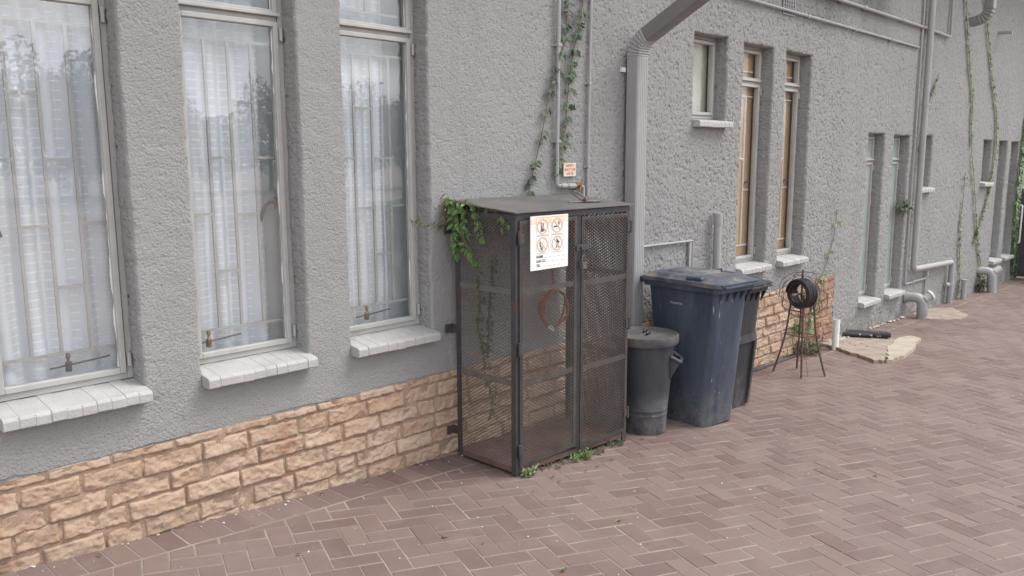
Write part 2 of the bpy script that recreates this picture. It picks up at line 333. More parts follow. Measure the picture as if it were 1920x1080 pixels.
def grid_mesh(name, V, F, mats, parent=None, mi=None, smooth=True, uv=None):
    me = bpy.data.meshes.new(name); V = np.ascontiguousarray(V, np.float32); F = np.ascontiguousarray(F, np.int32)
    me.vertices.add(len(V)); me.vertices.foreach_set('co', V.ravel()); me.loops.add(F.size); me.loops.foreach_set('vertex_index', F.ravel())
    me.polygons.add(len(F)); me.polygons.foreach_set('loop_start', np.arange(0, F.size, F.shape[1], dtype=np.int32))
    for mm in (mats if isinstance(mats, list) else [mats]): me.materials.append(mm)
    if mi is not None: me.polygons.foreach_set('material_index', np.ascontiguousarray(mi, np.int32))
    me.polygons.foreach_set('use_smooth', np.full(len(F), bool(smooth)))
    if uv is not None:
        l = me.uv_layers.new(name='UVMap'); l.data.foreach_set('uv', np.ascontiguousarray(uv[F.ravel()], np.float32).ravel())
    me.update(calc_edges=True); me.validate(); ob = bpy.data.objects.new(name, me); return link(ob, parent)
def catmull(P, n=6):
    P = [Vector(p) for p in P]; Q = [P[0] * 2 - P[1]] + P + [P[-1] * 2 - P[-2]]; out = []
    for i in range(1, len(Q) - 2):
        a, b, c, d = Q[i - 1:i + 3]
        for k in range(n):
            t = k / n; out.append(.5 * ((2 * b) + (c - a) * t + (2 * a - 5 * b + 4 * c - d) * t * t + (3 * b - a - 3 * c + d) * t ** 3))
    return out + [P[-1]]
def fillet(P, r, n=6):
    P = [Vector(p) for p in P]; out = [P[0]]
    for i in range(1, len(P) - 1):
        a = (P[i - 1] - P[i]); b = (P[i + 1] - P[i]); d = min(r, a.length * .45, b.length * .45); a.normalize(); b.normalize()
        p0 = P[i] + a * d; p1 = P[i] + b * d
        for k in range(n + 1):
            t = k / n; out.append(p0 * (1 - t) ** 2 + P[i] * 2 * t * (1 - t) + p1 * t * t)
    return out + [P[-1]]
def text(body, size, name, mat, parent, M4, align='CENTER', extr=.0004):
    cu = bpy.data.curves.new(name, 'FONT'); cu.body = body; cu.size = size; cu.align_x = align; cu.align_y = 'CENTER'; cu.extrude = extr; cu.offset = size * .012
    tmp = bpy.data.objects.new('tmp', cu); col.objects.link(tmp)
    me = bpy.data.meshes.new_from_object(tmp.evaluated_get(bpy.context.evaluated_depsgraph_get())); bpy.data.objects.remove(tmp)
    me.name = name; me.materials.clear(); me.materials.append(mat); me.transform(M4)
    o3 = rootorg(parent); me.transform(Matrix.Translation(-o3)); o = bpy.data.objects.new(name, me); return link(o, parent)

# ------------------------------------------------------------------ the setting: ground and paving
xs = np.concatenate([np.linspace(-250, -10, 9), np.arange(-8, 42, 1.), np.linspace(60, 300, 9)]); ys = np.concatenate([np.linspace(-220, -10, 12), np.arange(-8, 1.1, 1.), np.array([30., 120.])])
X, Y = np.meshgrid(xs, ys, indexing='ij'); V = np.stack([X, Y, gz(X) - .035], -1).reshape(-1, 3)
n1, n2 = len(xs), len(ys); I = np.arange(n1 * n2).reshape(n1, n2)
F = np.stack([I[:-1, :-1], I[1:, :-1], I[1:, 1:], I[:-1, 1:]], -1).reshape(-1, 4)
o = grid_mesh('ground', V, F, M['ground']); o['kind'] = 'structure'

def clip_half(poly, a, b, c):       # keep a*x+b*y<=c
    out = []
    for i in range(len(poly)):
        p, q = poly[i], poly[(i + 1) % len(poly)]; dp = a * p[0] + b * p[1] - c; dq = a * q[0] + b * q[1] - c
        if dp <= 0: out.append(p)
        if dp * dq < 0: t = dp / (dp - dq); out.append((p[0] + (q[0] - p[0]) * t, p[1] + (q[1] - p[1]) * t))
    return out
pv = MB()
def paver(poly):
    n = len(poly); cx = sum(p[0] for p in poly) / n; cy = sum(p[1] for p in poly) / n
    area = abs(sum(poly[i][0] * poly[(i + 1) % n][1] - poly[(i + 1) % n][0] * poly[i][1] for i in range(n))) / 2
    if area < .0004: return
    dz = rnd.gauss(0, .0006); tx = rnd.gauss(0, .004); ty = rnd.gauss(0, .004); vs = []; r = .0055 + .0015 * rnd.random()
    ext = max(math.hypot(x - cx, y - cy) for x, y in poly)
    for inset, z in ((r - .003, -.03), (r - .003, -.0045), (r, -.0008), (r + .004, 0)):
        for x, y in poly:
            k = 1 - inset / max(ext, .03) * 1.45
            dx, dy = (x - cx), (y - cy)
            X_, Y_ = cx + dx * k, cy + dy * k
            vs.append((X_, Y_, float(gz(X_)) + dz + tx * dx + ty * dy + z))
    fs = [tuple(3 * n + i for i in range(n))]
    for l in range(3): fs += [(l * n + i, l * n + (i + 1) % n, (l + 1) * n + (i + 1) % n, (l + 1) * n + i) for i in range(n)]
    pv.add(vs, fs)
def rectpaver(x0, y0, x1, y1, rot=None, sh=.0055):
    pass
A = R(-21.5); ca, sa = math.cos(A), math.sin(A); U = .1003
def uv2xy(u, v): return (u * ca - v * sa, u * sa + v * ca)
def inset_rect(u0, v0, u1, v1): return [uv2xy(u0, v0), uv2xy(u1, v0), uv2xy(u1, v1), uv2xy(u0, v1)]
def quad_paver(P, jitter=.0012):
    """shrinks each edge by half a joint; P is a rectangle in xy"""
    cx = sum(p[0] for p in P) / 4; cy = sum(p[1] for p in P) / 4
    e1 = Vector((P[1][0] - P[0][0], P[1][1] - P[0][1])); e2 = Vector((P[3][0] - P[0][0], P[3][1] - P[0][1])); l1, l2 = e1.length, e2.length; e1 /= l1; e2 /= l2
    dz = rnd.gauss(0, .0005); tx = rnd.gauss(0, .004); ty = rnd.gauss(0, .004); ox = rnd.gauss(0, jitter); oy = rnd.gauss(0, jitter); an = rnd.gauss(0, .006)
    e1 = Vector((e1.x - e1.y * an, e1.y + e1.x * an)); e2 = Vector((e2.x - e2.y * an, e2.y + e2.x * an)); vs = []
    j = .0022 + .0010 * rnd.random(); jv = .0037 + .0014 * rnd.random() if abs(e1.y) > .05 else j
    for ins, z in ((0, -.03), (0, -.0020), (.0008, -.0006), (.0028, 0)):
        for a, b in ((-1, -1), (1, -1), (1, 1), (-1, 1)):
            dx = e1.x * a * (l1 / 2 - ins - j) + e2.x * b * (l2 / 2 - ins - jv) + ox; dy = e1.y * a * (l1 / 2 - ins - j) + e2.y * b * (l2 / 2 - ins - jv) + oy
            vs.append((cx + dx, cy + dy, float(gz(cx + dx)) + dz + tx * dx + ty * dy + z))
    fs = [(12, 13, 14, 15)]
    for l in range(3): fs += [(l * 4 + i, l * 4 + (i + 1) % 4, (l + 1) * 4 + (i + 1) % 4, (l + 1) * 4 + i) for i in range(4)]
    return vs, fs
YC = -.214
for i in range(-40, 260):
    for jj in range(-90, 120):
        md = (i - jj) % 4
        if md == 0: P = inset_rect(i * U, jj * U, (i + 2) * U, (jj + 1) * U)
        elif md == 3: P = inset_rect(i * U, jj * U, (i + 1) * U, (jj + 2) * U)
        else: continue
        xsP = [p[0] for p in P]; ysP = [p[1] for p in P]
        if max(xsP) < -1.5 or min(xsP) > 22 or max(ysP) < -5.2 - .0 * max(xsP) or min(ysP) > YC: continue
        if max(ysP) > YC:
            Q = clip_half(P, 0, 1, YC)
            if len(Q) >= 3: paver(Q)
        else: pv.add(*quad_paver(P))
x = -1.5
while x < 17.8:
    pv.add(*quad_paver([(x, -.206), (x + .1005, -.206), (x + .1005, .0), (x, .0)])); x += .1005
n_p = len(pv.f)
pv.mi = 1
xs = np.arange(-1.5, 22.01, .1); ysj = np.arange(-5.2, .021, .1)
for xi in range(len(xs) - 1):
    x0, x1 = xs[xi], xs[xi + 1]
    pv.add([(x0, -5.2, float(gz(x0)) - .0019), (x1, -5.2, float(gz(x1)) - .0019), (x1, .02, float(gz(x1)) - .0019), (x0, .02, float(gz(x0)) - .0019)], [(0, 1, 2, 3)])
o = pv.build('paving', [M['paver'], M['sand']]); o['kind'] = 'structure'

# ------------------------------------------------------------------ building
bld = thing('building', 'long grey rough-cast building with a peach painted brick plinth and tall narrow windows', 'building')
WIN = [  # x0, x1, z0, z1, transom, style
    (.812, 1.352, .755, 2.62, 2.325, 'curtain', 'a'), (1.610, 2.150, .755, 2.62, 2.325, 'curtain', 'b'), (2.405, 2.940, .755, 2.62, 2.325, 'curtain', 'a'),
    (5.550, 6.030, 1.975, 2.60, None, 'pale', ''), (6.285, 6.790, .765, 2.59, 2.30, 'tan', ''), (7.020, 7.525, .765, 2.585, 2.30, 'tan', ''),
    (8.960, 9.415, .13, 1.912, 1.62, 'frost', ''), (9.690, 10.175, .13, 1.905, 1.62, 'frost', ''), (10.520, 10.950, 1.31, 1.915, None, 'frost', ''),
    (13.070, 13.50, 1.31, 1.888, None, 'frost', ''), (13.845, 14.30, .13, 1.884, 1.62, 'frost', ''), (14.495, 14.98, .13, 1.878, 1.62, 'frost', '')]
DEP = .16
PZ = .484; PX1 = 8.29; XE = 18.0; ZT = 4.6
def stucco(x, z, s=0):
    far = np.clip((x - 2.6) / 3.5, 0, 1)
    d1 = np.maximum(domes(x / .0105, z / .0115, 11 + s), .85 * domes(x / .0078 + 31, z / .0088, 17 + s))
    d2 = domes(x / .0155, z / .018, 13 + s)
    p = vn(x / .0115, z / .017, 51 + s); p = np.clip((p - .66) / .14, 0, 1); p = p * p * (3 - 2 * p)
    p2 = vn(x / .017, z / .028, 57 + s); p2 = np.clip((p2 - .70) / .12, 0, 1); am = .55 + .9 * vn(x / .45, z / .6, 71 + s)
    return (.0030 - .0008 * far) * am * d1 + .0018 * far * d2 * am - (.0010 + .0045 * far) * p - .0055 * far * p2 + .0025 * (vn(x / .05, z / .05, 3 + s) - .5) + .010 * (vn(x / .35, z / .35, 4 + s) - .5)
def wob(x, z): return .009 * (vn(x / .035, z / .035, 21) - .5) + .008 * (vn(x / .16, z / .16, 22) - .5), .009 * (vn(x / .035, z / .035, 23) - .5) + .008 * (vn(x / .16, z / .16, 24) - .5)
RC = .014
def wall_block(x0, x1, z0, z1, step, fine=True):
    ops = [(o[0], o[1], o[2] - .045, o[3]) for o in WIN if o[1] > x0 and o[0] < x1 and o[3] > z0 and o[2] < z1]
    def lines(a, b, cuts):
        c = sorted({a, b, *[q for q in cuts if a < q < b]}); out = []
        for p, q in zip(c[:-1], c[1:]):
            n = max(1, int(round((q - p) / step))); out += list(np.linspace(p, q, n, endpoint=False))
        return np.array(out + [b])
    gx_ = lines(x0, x1, [q for o in ops for q in o[:2]]); gzz = lines(z0, z1, [q for o in ops for q in o[2:4]])
    X, Z = np.meshgrid(gx_, gzz, indexing='ij'); Yd = np.zeros_like(X)
    if fine:
        Yd -= stucco(X, Z)
        for o in ops:
            dx = np.maximum(np.maximum(o[0] - X, X - o[1]), 0); dz = np.maximum(np.maximum(o[2] - Z, Z - o[3]), 0); d = np.hypot(dx, dz)
            k = np.clip(d / RC, 0, 1); Yd += np.where(d < RC, RC - RC * np.sqrt(np.clip(1 - (1 - k) ** 2, 0, 1)), 0)
        wx, wz = wob(X, Z); X2 = X + wx; Z2 = Z + wz
        # keep the outer block borders straight
        if z0 < PZ + .01 and x1 <= PX1 + .5: pass
    else: X2, Z2 = X, Z
    V = np.stack([X2, Yd, Z2], -1).reshape(-1, 3); I = np.arange(X.size).reshape(X.shape)
    F = np.stack([I[:-1, :-1], I[1:, :-1], I[1:, 1:], I[:-1, 1:]], -1)
    cxm = (gx_[:-1] + gx_[1:]) / 2; czm = (gzz[:-1] + gzz[1:]) / 2; keep = np.ones(F.shape[:2], bool)
    for o in ops: keep &= ~(((cxm > o[0]) & (cxm < o[1]))[:, None] & ((czm > o[2]) & (czm < o[3]))[None, :])
    Vs = [V]; Fs = [F[keep]]; base = len(V)
    for o in ops:                                  # reveals
        ny = max(4, int(DEP / step)); yy = np.linspace(0, 1, ny + 1)
        xi0, xi1 = np.searchsorted(gx_, o[0] - 1e-6), np.searchsorted(gx_, o[1] - 1e-6); zi0, zi1 = np.searchsorted(gzz, o[2] - 1e-6), np.searchsorted(gzz, min(o[3], z1) - 1e-6)
        for side in 'LRT':
            if side == 'L': e = np.arange(zi0, zi1 + 1); P = np.stack([X2[xi0, e], Yd[xi0, e], Z2[xi0, e]], -1); nrm = (1, 0)
            elif side == 'R': e = np.arange(zi0, zi1 + 1); P = np.stack([X2[xi1, e], Yd[xi1, e], Z2[xi1, e]], -1); nrm = (-1, 0)
            elif side == 'T':
                if o[3] > z1: continue
                e = np.arange(xi0, xi1 + 1); P = np.stack([X2[e, zi1], Yd[e, zi1], Z2[e, zi1]], -1); nrm = (0, -1)
            else: e = np.arange(xi0, xi1 + 1); P = np.stack([X2[e, zi0], Yd[e, zi0], Z2[e, zi0]], -1); nrm = (0, 1)
            s_ = P[:, 2] if side in 'LR' else P[:, 0]; Vr = []
            for k, q in enumerate(yy):
                y = P[:, 1] * (1 - q) + DEP * q
                h = (stucco(s_ + (3.1 if side in 'L' else 7.7), y + 5, 2) * .8 if fine else 0) * (0 if k == 0 else min(1, k / 2))
                fade = 1 - q * .6
                xx = o[0] if side == 'L' else o[1] if side == 'R' else P[:, 0]
                if side in 'LR': xq = P[:, 0] * fade + xx * (1 - fade); zq = P[:, 2]
                else: xq = P[:, 0]; zq = P[:, 2] * fade + (o[3] if side == 'T' else o[2]) * (1 - fade)
                Vr.append(np.stack([xq + nrm[0] * h, y, zq + nrm[1] * h], -1))
            Vr = np.stack(Vr, 1); n, mcols = Vr.shape[:2]; J = np.arange(n * mcols).reshape(n, mcols) + base
            f = np.stack([J[:-1, :-1], J[1:, :-1], J[1:, 1:], J[:-1, 1:]], -1).reshape(-1, 4)
            if side in 'RT': f = f[:, ::-1]
            if side in 'LR': f = f[:, ::-1]
            Vs.append(Vr.reshape(-1, 3)); Fs.append(f); base += n * mcols
    return np.concatenate(Vs), np.concatenate([f.reshape(-1, 4) for f in Fs])
blocks = [(-3., .45, PZ, ZT, .12, False), (.45, 4.72, PZ, 2.9, .0037, True), (4.72, PX1, PZ, 3.35, .0055, True), (PX1, XE, -.45, 3.95, .0095, True),
          (.45, 4.72, 2.9, ZT, .2, False), (4.72, PX1, 3.35, ZT, .2, False), (PX1, XE, 3.95, ZT, .2, False)]
Vs, Fs, b0 = [], [], 0
for b in blocks:
    v, f = wall_block(*b); Vs.append(v); Fs.append(f + b0); b0 += len(v)
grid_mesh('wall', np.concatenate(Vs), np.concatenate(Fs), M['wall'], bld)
# lip under the plaster and interior behind the wall
mb = MB(); mb.box(-3, PX1, .002, .012, PZ - .012, PZ + .004); mb.build('plaster_edge', M['wall'], bld)
mb = MB()
def inward_box(x0, x1, y0, y1, z0, z1):
    mb.add([(x0, y0, z0), (x1, y0, z0), (x1, y1, z0), (x0, y1, z0), (x0, y0, z1), (x1, y0, z1), (x1, y1, z1), (x0, y1, z1)], [(0, 1, 2, 3), (4, 7, 6, 5), (1, 5, 6, 2), (2, 6, 7, 3), (3, 7, 4, 0)])
for a in ((-3, 4.7, .23, 2.6, .1, 2.75), (4.7, 8.2, .23, 1.6, .1, 2.75), (8.2, 17.9, .23, 1.6, -.3, 2.6)): inward_box(*a)
mb.build('room_lining', M['room'], bld)
# roof with an eave and gutter
mb = MB(); mb.box(-3.5, 18.3, -.55, 4, ZT, ZT + .14); mb.build('roof', M['roof_sheet'], bld)
mb = MB(); mb.box(-3.5, 18.3, -.68, -.555, ZT - .02, ZT + .12); mb.build('gutter', M['down'], bld, bevel=.01)
# dark gate standing out from the wall at the far end
gt = thing('metal_gate', 'dark sheet metal gate standing out from the wall at the far end', 'gate', (15.4, -.7, -.3))
for k in range(2):
    mb = MB()
    for q in range(5): mb.box(15.38, 15.41, -.78 - k * .78 + q * .15, -.78 - k * .78 + q * .15 + .146, -.28, 1.10)
    mb.build('gate_leaf', M['cage'], gt)
mb = MB(); mb.box(15.36, 15.43, -.028, -.001 - .003, -.4, 1.14); mb.build('post', M['cage'], gt)
# rock-faced brick plinth
def bricks():
    V, F, MI = [], [], []; b0 = 0; rs = np.random.RandomState(3)
    PH, PL = .0895, .246
    ztop = PZ - .004; row = 0; z1 = ztop; hgt = .046
    while z1 > -.30:
        z0 = z1 - hgt; off = (row % 2) * PL / 2 + rs.uniform(-.03, .03) + .06
        x = -1.4 - off
        while x < PX1:
            ln = PL * rs.uniform(.9, 1.08); xa, xb = x + .0022, x + ln - .0022; x += ln
            if rs.rand() < .06: xb = xa + (xb - xa) * rs.uniform(.4, .7); x = xb + .006
            if xb < -1 or z1 < gz(xa) - .02: continue
            xb = min(xb, PX1 - .012)
            if xb - xa < .03: continue
            nx = max(5, int((xb - xa) / .0055)); nz_ = 16 if hgt > .06 else 8
            u = np.linspace(0, 1, nx + 1); v = np.linspace(0, 1, nz_ + 1); UU, VV = np.meshgrid(u, v, indexing='ij')
            Xg = xa + UU * (xb - xa); Zg = z0 + .002 + VV * (hgt - .0035)
            sd = rs.randint(1000); edge = np.minimum(np.minimum(UU * (xb - xa), (1 - UU) * (xb - xa)), np.minimum(VV * hgt, (1 - VV) * hgt))
            edge = edge - .010 * np.clip(.5 - np.minimum(np.minimum(UU, 1 - UU) * (xb - xa), np.minimum(VV, 1 - VV) * hgt) / .03, 0, 1) * vn(Xg / .03 + sd, Zg / .03, sd + 6); e = np.clip(edge / .0085, 0, 1); e = e * (2 - e)
            tilt = rs.uniform(-.010, .010) * (UU - .5) + rs.uniform(.004, .014) * (.5 - VV)
            H = .017 + rs.uniform(-.003, .006) + tilt + 0.007 * (vn(Xg / .07 + sd, Zg / .045, sd) - .5) + 0.006 * (vn(Xg / .024 + sd + Zg * 20, Zg / .018, sd + 1) - .5) + 0.005 * (vn(Xg / .011, Zg / .011, sd + 2) - .5) + .004 * (vn(Xg / .006, Zg / .006, sd + 5) - .5)
            facet = np.abs(vn(Xg / .06 + sd - Zg * 9, Zg / .05, sd + 7) - .5) * .015
            H = (H - facet) * e
            Yg = -H + .004
            bd = (e <= 0.001); Yg = np.where(bd, .03, Yg)
            wx = .006 * (vn(Xg / .03, Zg / .03, sd + 3) - .5); wz = .007 * (vn(Xg / .03, Zg / .03, sd + 4) - .5)
            wz = wz + .010 * (vn(Xg / .45, Zg * 0 + row * 3.7, 77) - .5) * (0 if row == 0 else 1) + (rs.uniform(-.003, .003) if row else 0); P = np.stack([Xg + wx, Yg + rs.uniform(-.004, .003), Zg + wz], -1).reshape(-1, 3); I = np.arange(len(P)).reshape(UU.shape) + b0
            f = np.stack([I[:-1, :-1], I[1:, :-1], I[1:, 1:], I[:-1, 1:]], -1).reshape(-1, 4)
            V.append(P); F.append(f); MI.append(np.zeros(len(f), int)); b0 += len(P)
        z1 = z0; hgt = PH; row += 1
    gx_ = np.arange(-3, PX1 + .01, .02); gz_ = np.arange(-.32, PZ - .004, .015); X, Z = np.meshgrid(gx_, gz_, indexing='ij')
    Y = -.0045 + .010 * (vn(X / .05, Z / .03, 91) - .5) + .006 * (vn(X / .02, Z / .02, 92) - .5)
    P = np.stack([X, Y, Z], -1).reshape(-1, 3); I = np.arange(len(P)).reshape(X.shape) + b0
    f = np.stack([I[:-1, :-1], I[1:, :-1], I[1:, 1:], I[:-1, 1:]], -1).reshape(-1, 4); V.append(P); F.append(f); MI.append(np.ones(len(f), int))
    return np.concatenate(V), np.concatenate(F), np.concatenate(MI)
v, f, mi = bricks()
o = grid_mesh('brick_plinth', v, f, [M['brick'], M['mortar']], bld, mi, smooth=True)
o['label'] = 'peach painted rock-faced brick plinth, bare red towards its right end'

# windows
WL = ['leftmost tall window, white patterned curtain bunched at the bottom', 'middle of the three curtained windows with brass handle', 'right of the three curtained windows, nearest the mesh cage',
      'small high window right of the downpipe', 'tall window with tan blind above the bins', 'tall window with tan blind above the hose stand', 'tall window with greenish pane right of the brick',
      'tall window beside the grey stack pipe', 'small window behind the stack pipe', 'small far window between vine strands', 'tall far window, left of the far pair', 'last tall far window before the dark gate']
FW = .026
def ringframe(mb, x0, x1, z0, z1, y0, y1, wd):
    mb.box(x0, x0 + wd, y0, y1, z0, z1); mb.box(x1 - wd, x1, y0, y1, z0, z1)
    mb.box(x0 + wd, x1 - wd, y0, y1, z0, z0 + wd); mb.box(x0 + wd, x1 - wd, y0, y1, z1 - wd, z1)
def window(i):
    x0, x1, z0, z1, tr, style, hand = WIN[i]
    y0 = .112
    mb = MB(); ringframe(mb, x0 - .004, x1 + .004, z0, z1 + .004, y0, y0 + .05, FW)
    panes = []
    if tr:
        mb.box(x0 + FW, x1 - FW, y0 + .002, y0 + .048, tr - .012, tr + .012)
        panes = [(x0 + FW, x1 - FW, z0 + FW, tr - .012), (x0 + FW, x1 - FW, tr + .012, z1 - FW)]
    else: panes = [(x0 + FW, x1 - FW, z0 + FW, z1 - FW)]
    wn = mb.build('window', M['frame'], bld, bevel=.003); wn['label'] = WL[i]
    for k, (a, b, c, d) in enumerate(panes):
        sb = MB(); ringframe(sb, a + .002, b - .002, c + .002, d - .002, y0 - .012, y0 + .03, .024)
        if k == 1: sb.box(a - .008, b + .008, y0 - .022, y0 - .0125, c - .004, c + .012)      # drip bar of the top light
        if k == 0 and tr:                                                   # hinges
            for zz in (c + .06, d - .06): sb.box(b + .004, b + .018, y0 - .02, y0 - .001, zz - .03, zz + .03)
        so = sb.build('sash', M['frame'], wn, bevel=.003)
        pb = MB(); pb.box(a + .02, b - .02, y0 + .008, y0 + .012, c + .02, d - .02); pb.build('pane', {'frost': M['frost'], 'curtain': M['glass']}.get(style, M['glass_thin']), wn)
        pt = MB()                                                            # ragged glazing putty
        n = int((d - c - .06) / .012); vs = []
        for q in range(n + 1):
            zz = c + .03 + q * .012; ww = .0045 * max(0, float(vn(zz / .05 + i * 9, k * 3.3, 61)) - .38) / .4 + .0006; vs += [(b - .0262, y0 + .0055, zz), (b - .0262 - ww, y0 + .0055, zz), (b - .0262, y0 + .0075, zz)]
        pt.add(vs, [f for q in range(n) for f in ((3 * q, 3 * q + 1, 3 * q + 4, 3 * q + 3), (3 * q + 1, 3 * q + 2, 3 * q + 5, 3 * q + 4))])
        if style == 'curtain' and pt.v: pt.build('putty', M['sign'], wn)
    # burglar bars
    if style in ('curtain', 'tan') and tr:
        mb = MB(); yb = y0 + .055; r = .0062; zb0, zb1 = z0 + .14, tr - .112
        mb.box(x0 + .03, x1 - .03, yb - r, yb + r, zb0 - r, zb0 + r); mb.box(x0 + .03, x1 - .03, yb - r, yb + r, zb1 - r, zb1 + r)
        if style == 'curtain':
            vx = [x0 + .174, x0 + .286, x0 + .400]; cols = [x0 + .03] + vx + [x1 - .03]
            rungs = {'b': [(2, 1.944), (1, 1.686), (3, 1.686), (0, 1.432), (2, 1.424), (1, 1.165)], 'a': [(1, 1.938), (0, 1.682), (2, 1.682), (1, 1.420), (3, 1.424), (2, 1.168)]}[hand]
        else:
            vx = [x0 + .19, x0 + .36]; cols = [x0 + .03] + vx + [x1 - .03]; rungs = [(1, 1.66), (0, 1.9), (2, 1.39), (0, 1.16)]
        for xx in vx: mb.box(xx - r, xx + r, yb - r + .0005, yb + r - .0005, zb0 + r, zb1 - r)
        for cidx, zz in rungs: mb.box(cols[cidx] + r, cols[cidx + 1] - r, yb - r + .0007, yb + r - .0007, zz - r, zz + r)
        if tr:
            zt = (tr + z1) / 2; mb.box(x0 + .03, x1 - .03, yb - r, yb + r, zt - .05 - r, zt - .05 + r); mb.box((x0 + x1) / 2 - r, (x0 + x1) / 2 + r, yb - r, yb + r, zt - .05 + r, z1 - .03)
        mb.build('burglar_bars', M['bars'] if style == 'curtain' else M['pale_bars'], wn)
    if style == 'curtain':
        xl, xr = x0 - .12, {0: x1 + .1, 1: x1 - .085, 2: x1 - .125}[i]
        nx, nz_ = 150, 60; u = np.linspace(0, 1, nx); v = np.linspace(0, 1, nz_); UU, VV = np.meshgrid(u, v, indexing='ij')
        Xc = xl + UU * (xr - xl); ph = Xc / .105 * 2 * np.pi + 2.2 * vn(Xc / .22 + i * 7, VV * 1.1, 41) + i
        Yc = .215 + .016 * np.sin(ph) * (.55 + .6 * vn(Xc / .3 + i, VV * 2, 42)) + .012 * (vn(Xc / .06, VV * 5, 43) - .5)
        Zc = .70 + VV * 2.0 ; low = np.clip((.22 - VV) / .22, 0, 1)
        if i == 0: Yc = Yc - .045 * low * (vn(Xc / .15, VV * 14, 44)); Zc = Zc + low * .05 * vn(Xc / .12, VV * 9, 45)
        P = np.stack([Xc + .006 * np.cos(ph), Yc, Zc], -1).reshape(-1, 3); I = np.arange(nx * nz_).reshape(nx, nz_)
        f = np.stack([I[:-1, :-1], I[1:, :-1], I[1:, 1:], I[:-1, 1:]], -1).reshape(-1, 4)
        uvs = np.stack([UU * (xr - xl) * 1.35, VV * 2.0], -1).reshape(-1, 2)
        grid_mesh('curtain', P, f, M['curtain'], wn, uv=uvs)
        if i: mb = MB(); mb.box(x1 - .19, x1 + .05, .243, .25, .6, 2.7); mb.build('drape', M['drape'], wn)
        # stay and peg at the bottom, handle
        zb = z0 + .098; xh = x0 + (.30, .105, .20)[i]
        mb = MB(); mb.tube([(xh - .07, y0 + .03, zb - .008), (xh + .08, y0 + .05, zb - .004), (xh + .17, y0 + .05, zb + .004)], .0045, 6)
        so = mb.build('stay', M['iron'], wn, smooth=True)
        mb = MB(); mb.tube([(xh, y0 + .035, zb - .03), (xh, y0 + .03, zb + .006), (xh, y0 + .03, zb + .012), (xh, y0 + .03, zb + .026)], [.013, .013, .006, .006], 8); mb.tube([(xh, y0 + .03, zb + .024), (xh, y0 + .03, zb + .032), (xh, y0 + .03, zb + .046)], [.005, .011, .006], 8)
        mb.build('peg', M['brass'] if i else M['iron'], wn, smooth=True)
        left = i != 1; xa = x0 + .052 if left else x1 - .052; sg = 1 if left else -1
        mb = MB(); mb.box(xa - .008, xa + .008, y0 + .03, y0 + .045, 1.44, 1.50); mb.build('handle_plate', M['brass'], wn, bevel=.003)
        mb = MB(); mb.tube(catmull([(xa, y0 + .045, 1.475), (xa + sg * .018, y0 + .075, 1.47), (xa + sg * .045, y0 + .08, 1.435), (xa + sg * .062, y0 + .08, 1.385)]), .0075, 8); mb.build('handle', M['iron'], wn, smooth=True)
    elif style in ('tan', 'pale'):
        mb = MB(); mb.box(x0 + .01, x1 - .01, .178, .186, z0 + .01, z1 - .01); mb.build('blind', M['blind'] if style == 'tan' else M['white_blind'], wn)
        if style == 'tan':
            mb = MB(); mb.tube(catmull([(x1 - .05, y0 + .03, 1.45), (x1 - .08, y0 + .06, 1.46), (x1 - .13, y0 + .06, 1.42)]), .007, 6); mb.build('handle', M['iron'], wn, smooth=True)
    # sill of tile slips
    mb = MB(); n = max(6, int(round((x1 - x0) / .0565))); wd = (x1 - x0 + .015) / n
    yf, zt, zf, zb = -.066, z0 - .002, z0 - .024, z0 - .073
    for k in range(n):
        a = x0 - .006 + k * wd + (.001); b = a + wd - .0022; dz = rnd.gauss(0, .0012); dy = rnd.gauss(0, .0012)
        prof = [(.118, zt), (.118, zb), (yf + .004, zb), (yf, zb + .004), (yf, zf - .012), (yf + .004, zf - .004), (yf + .012, zf)]
        vs = [(a, y + dy, z + dz) for y, z in prof] + [(b, y + dy, z + dz) for y, z in prof]; m_ = len(prof)
        mb.add(vs, [tuple(range(m_)), tuple(range(2 * m_ - 1, m_ - 1, -1))] + [(q, m_ + q, m_ + (q + 1) % m_, (q + 1) % m_) for q in range(m_)])
    mb.box(x0 - .004, x0 - .008 + n * wd, yf + .0035, .1, zb + .003, zb + .02)
    # grout bed just under the slip tops
    vs = [(xx, y, z) for xx in (x0 - .004, x0 - .008 + n * wd) for y, z in ((.115, zt - .0012), (yf + .012, zf - .0012), (yf + .0015, zf - .013), (yf + .0015, zb + .004))]
    mb.add(vs, [(0, 1, 5, 4), (1, 2, 6, 5), (2, 3, 7, 6)])
    so = mb.build('sill', M['sill'], wn, bevel=.0015, seg=1)
for i in range(len(WIN)): window(i)
# terracotta air brick
mb = MB(); ax0, az0 = 6.90, 2.88
for a in range(4):
    for b in range(6): pass
mb.box(ax0, ax0 + .23, -.012, .004, az0, az0 + .012)
for a in range(6): mb.box(ax0 + a * .042, ax0 + a * .042 + .02, -.012, .004, az0 + .0125, az0 + .23)
for b in range(1, 8): mb.box(ax0 + .0005, ax0 + .2295, -.010, .003, az0 + b * .03, az0 + b * .03 + .010)
vb = mb.build('air_brick', M['down_dark'], bld)
mb = MB(); mb.box(ax0, ax0 + .23, -.0075, -.0065, az0, az0 + .23); mb.build('vent_hole', M['rubber'], vb)

# ------------------------------------------------------------------ pipes on the wall
def saddle(mb, x, z, r, y=-.02, horiz=False):
    if horiz: mb.box(x - .008, x + .008, y - r - .003, 0, z - r - .004, z + r + .004); mb.box(x - .008, x + .008, -.008, .002, z - r - .025, z + r + .025)
    else: mb.box(x - r - .004, x + r + .004, y - r - .003, 0, z - .008, z + .008); mb.box(x - r - .02, x + r + .02, -.008, .002, z - .0075, z + .0075)
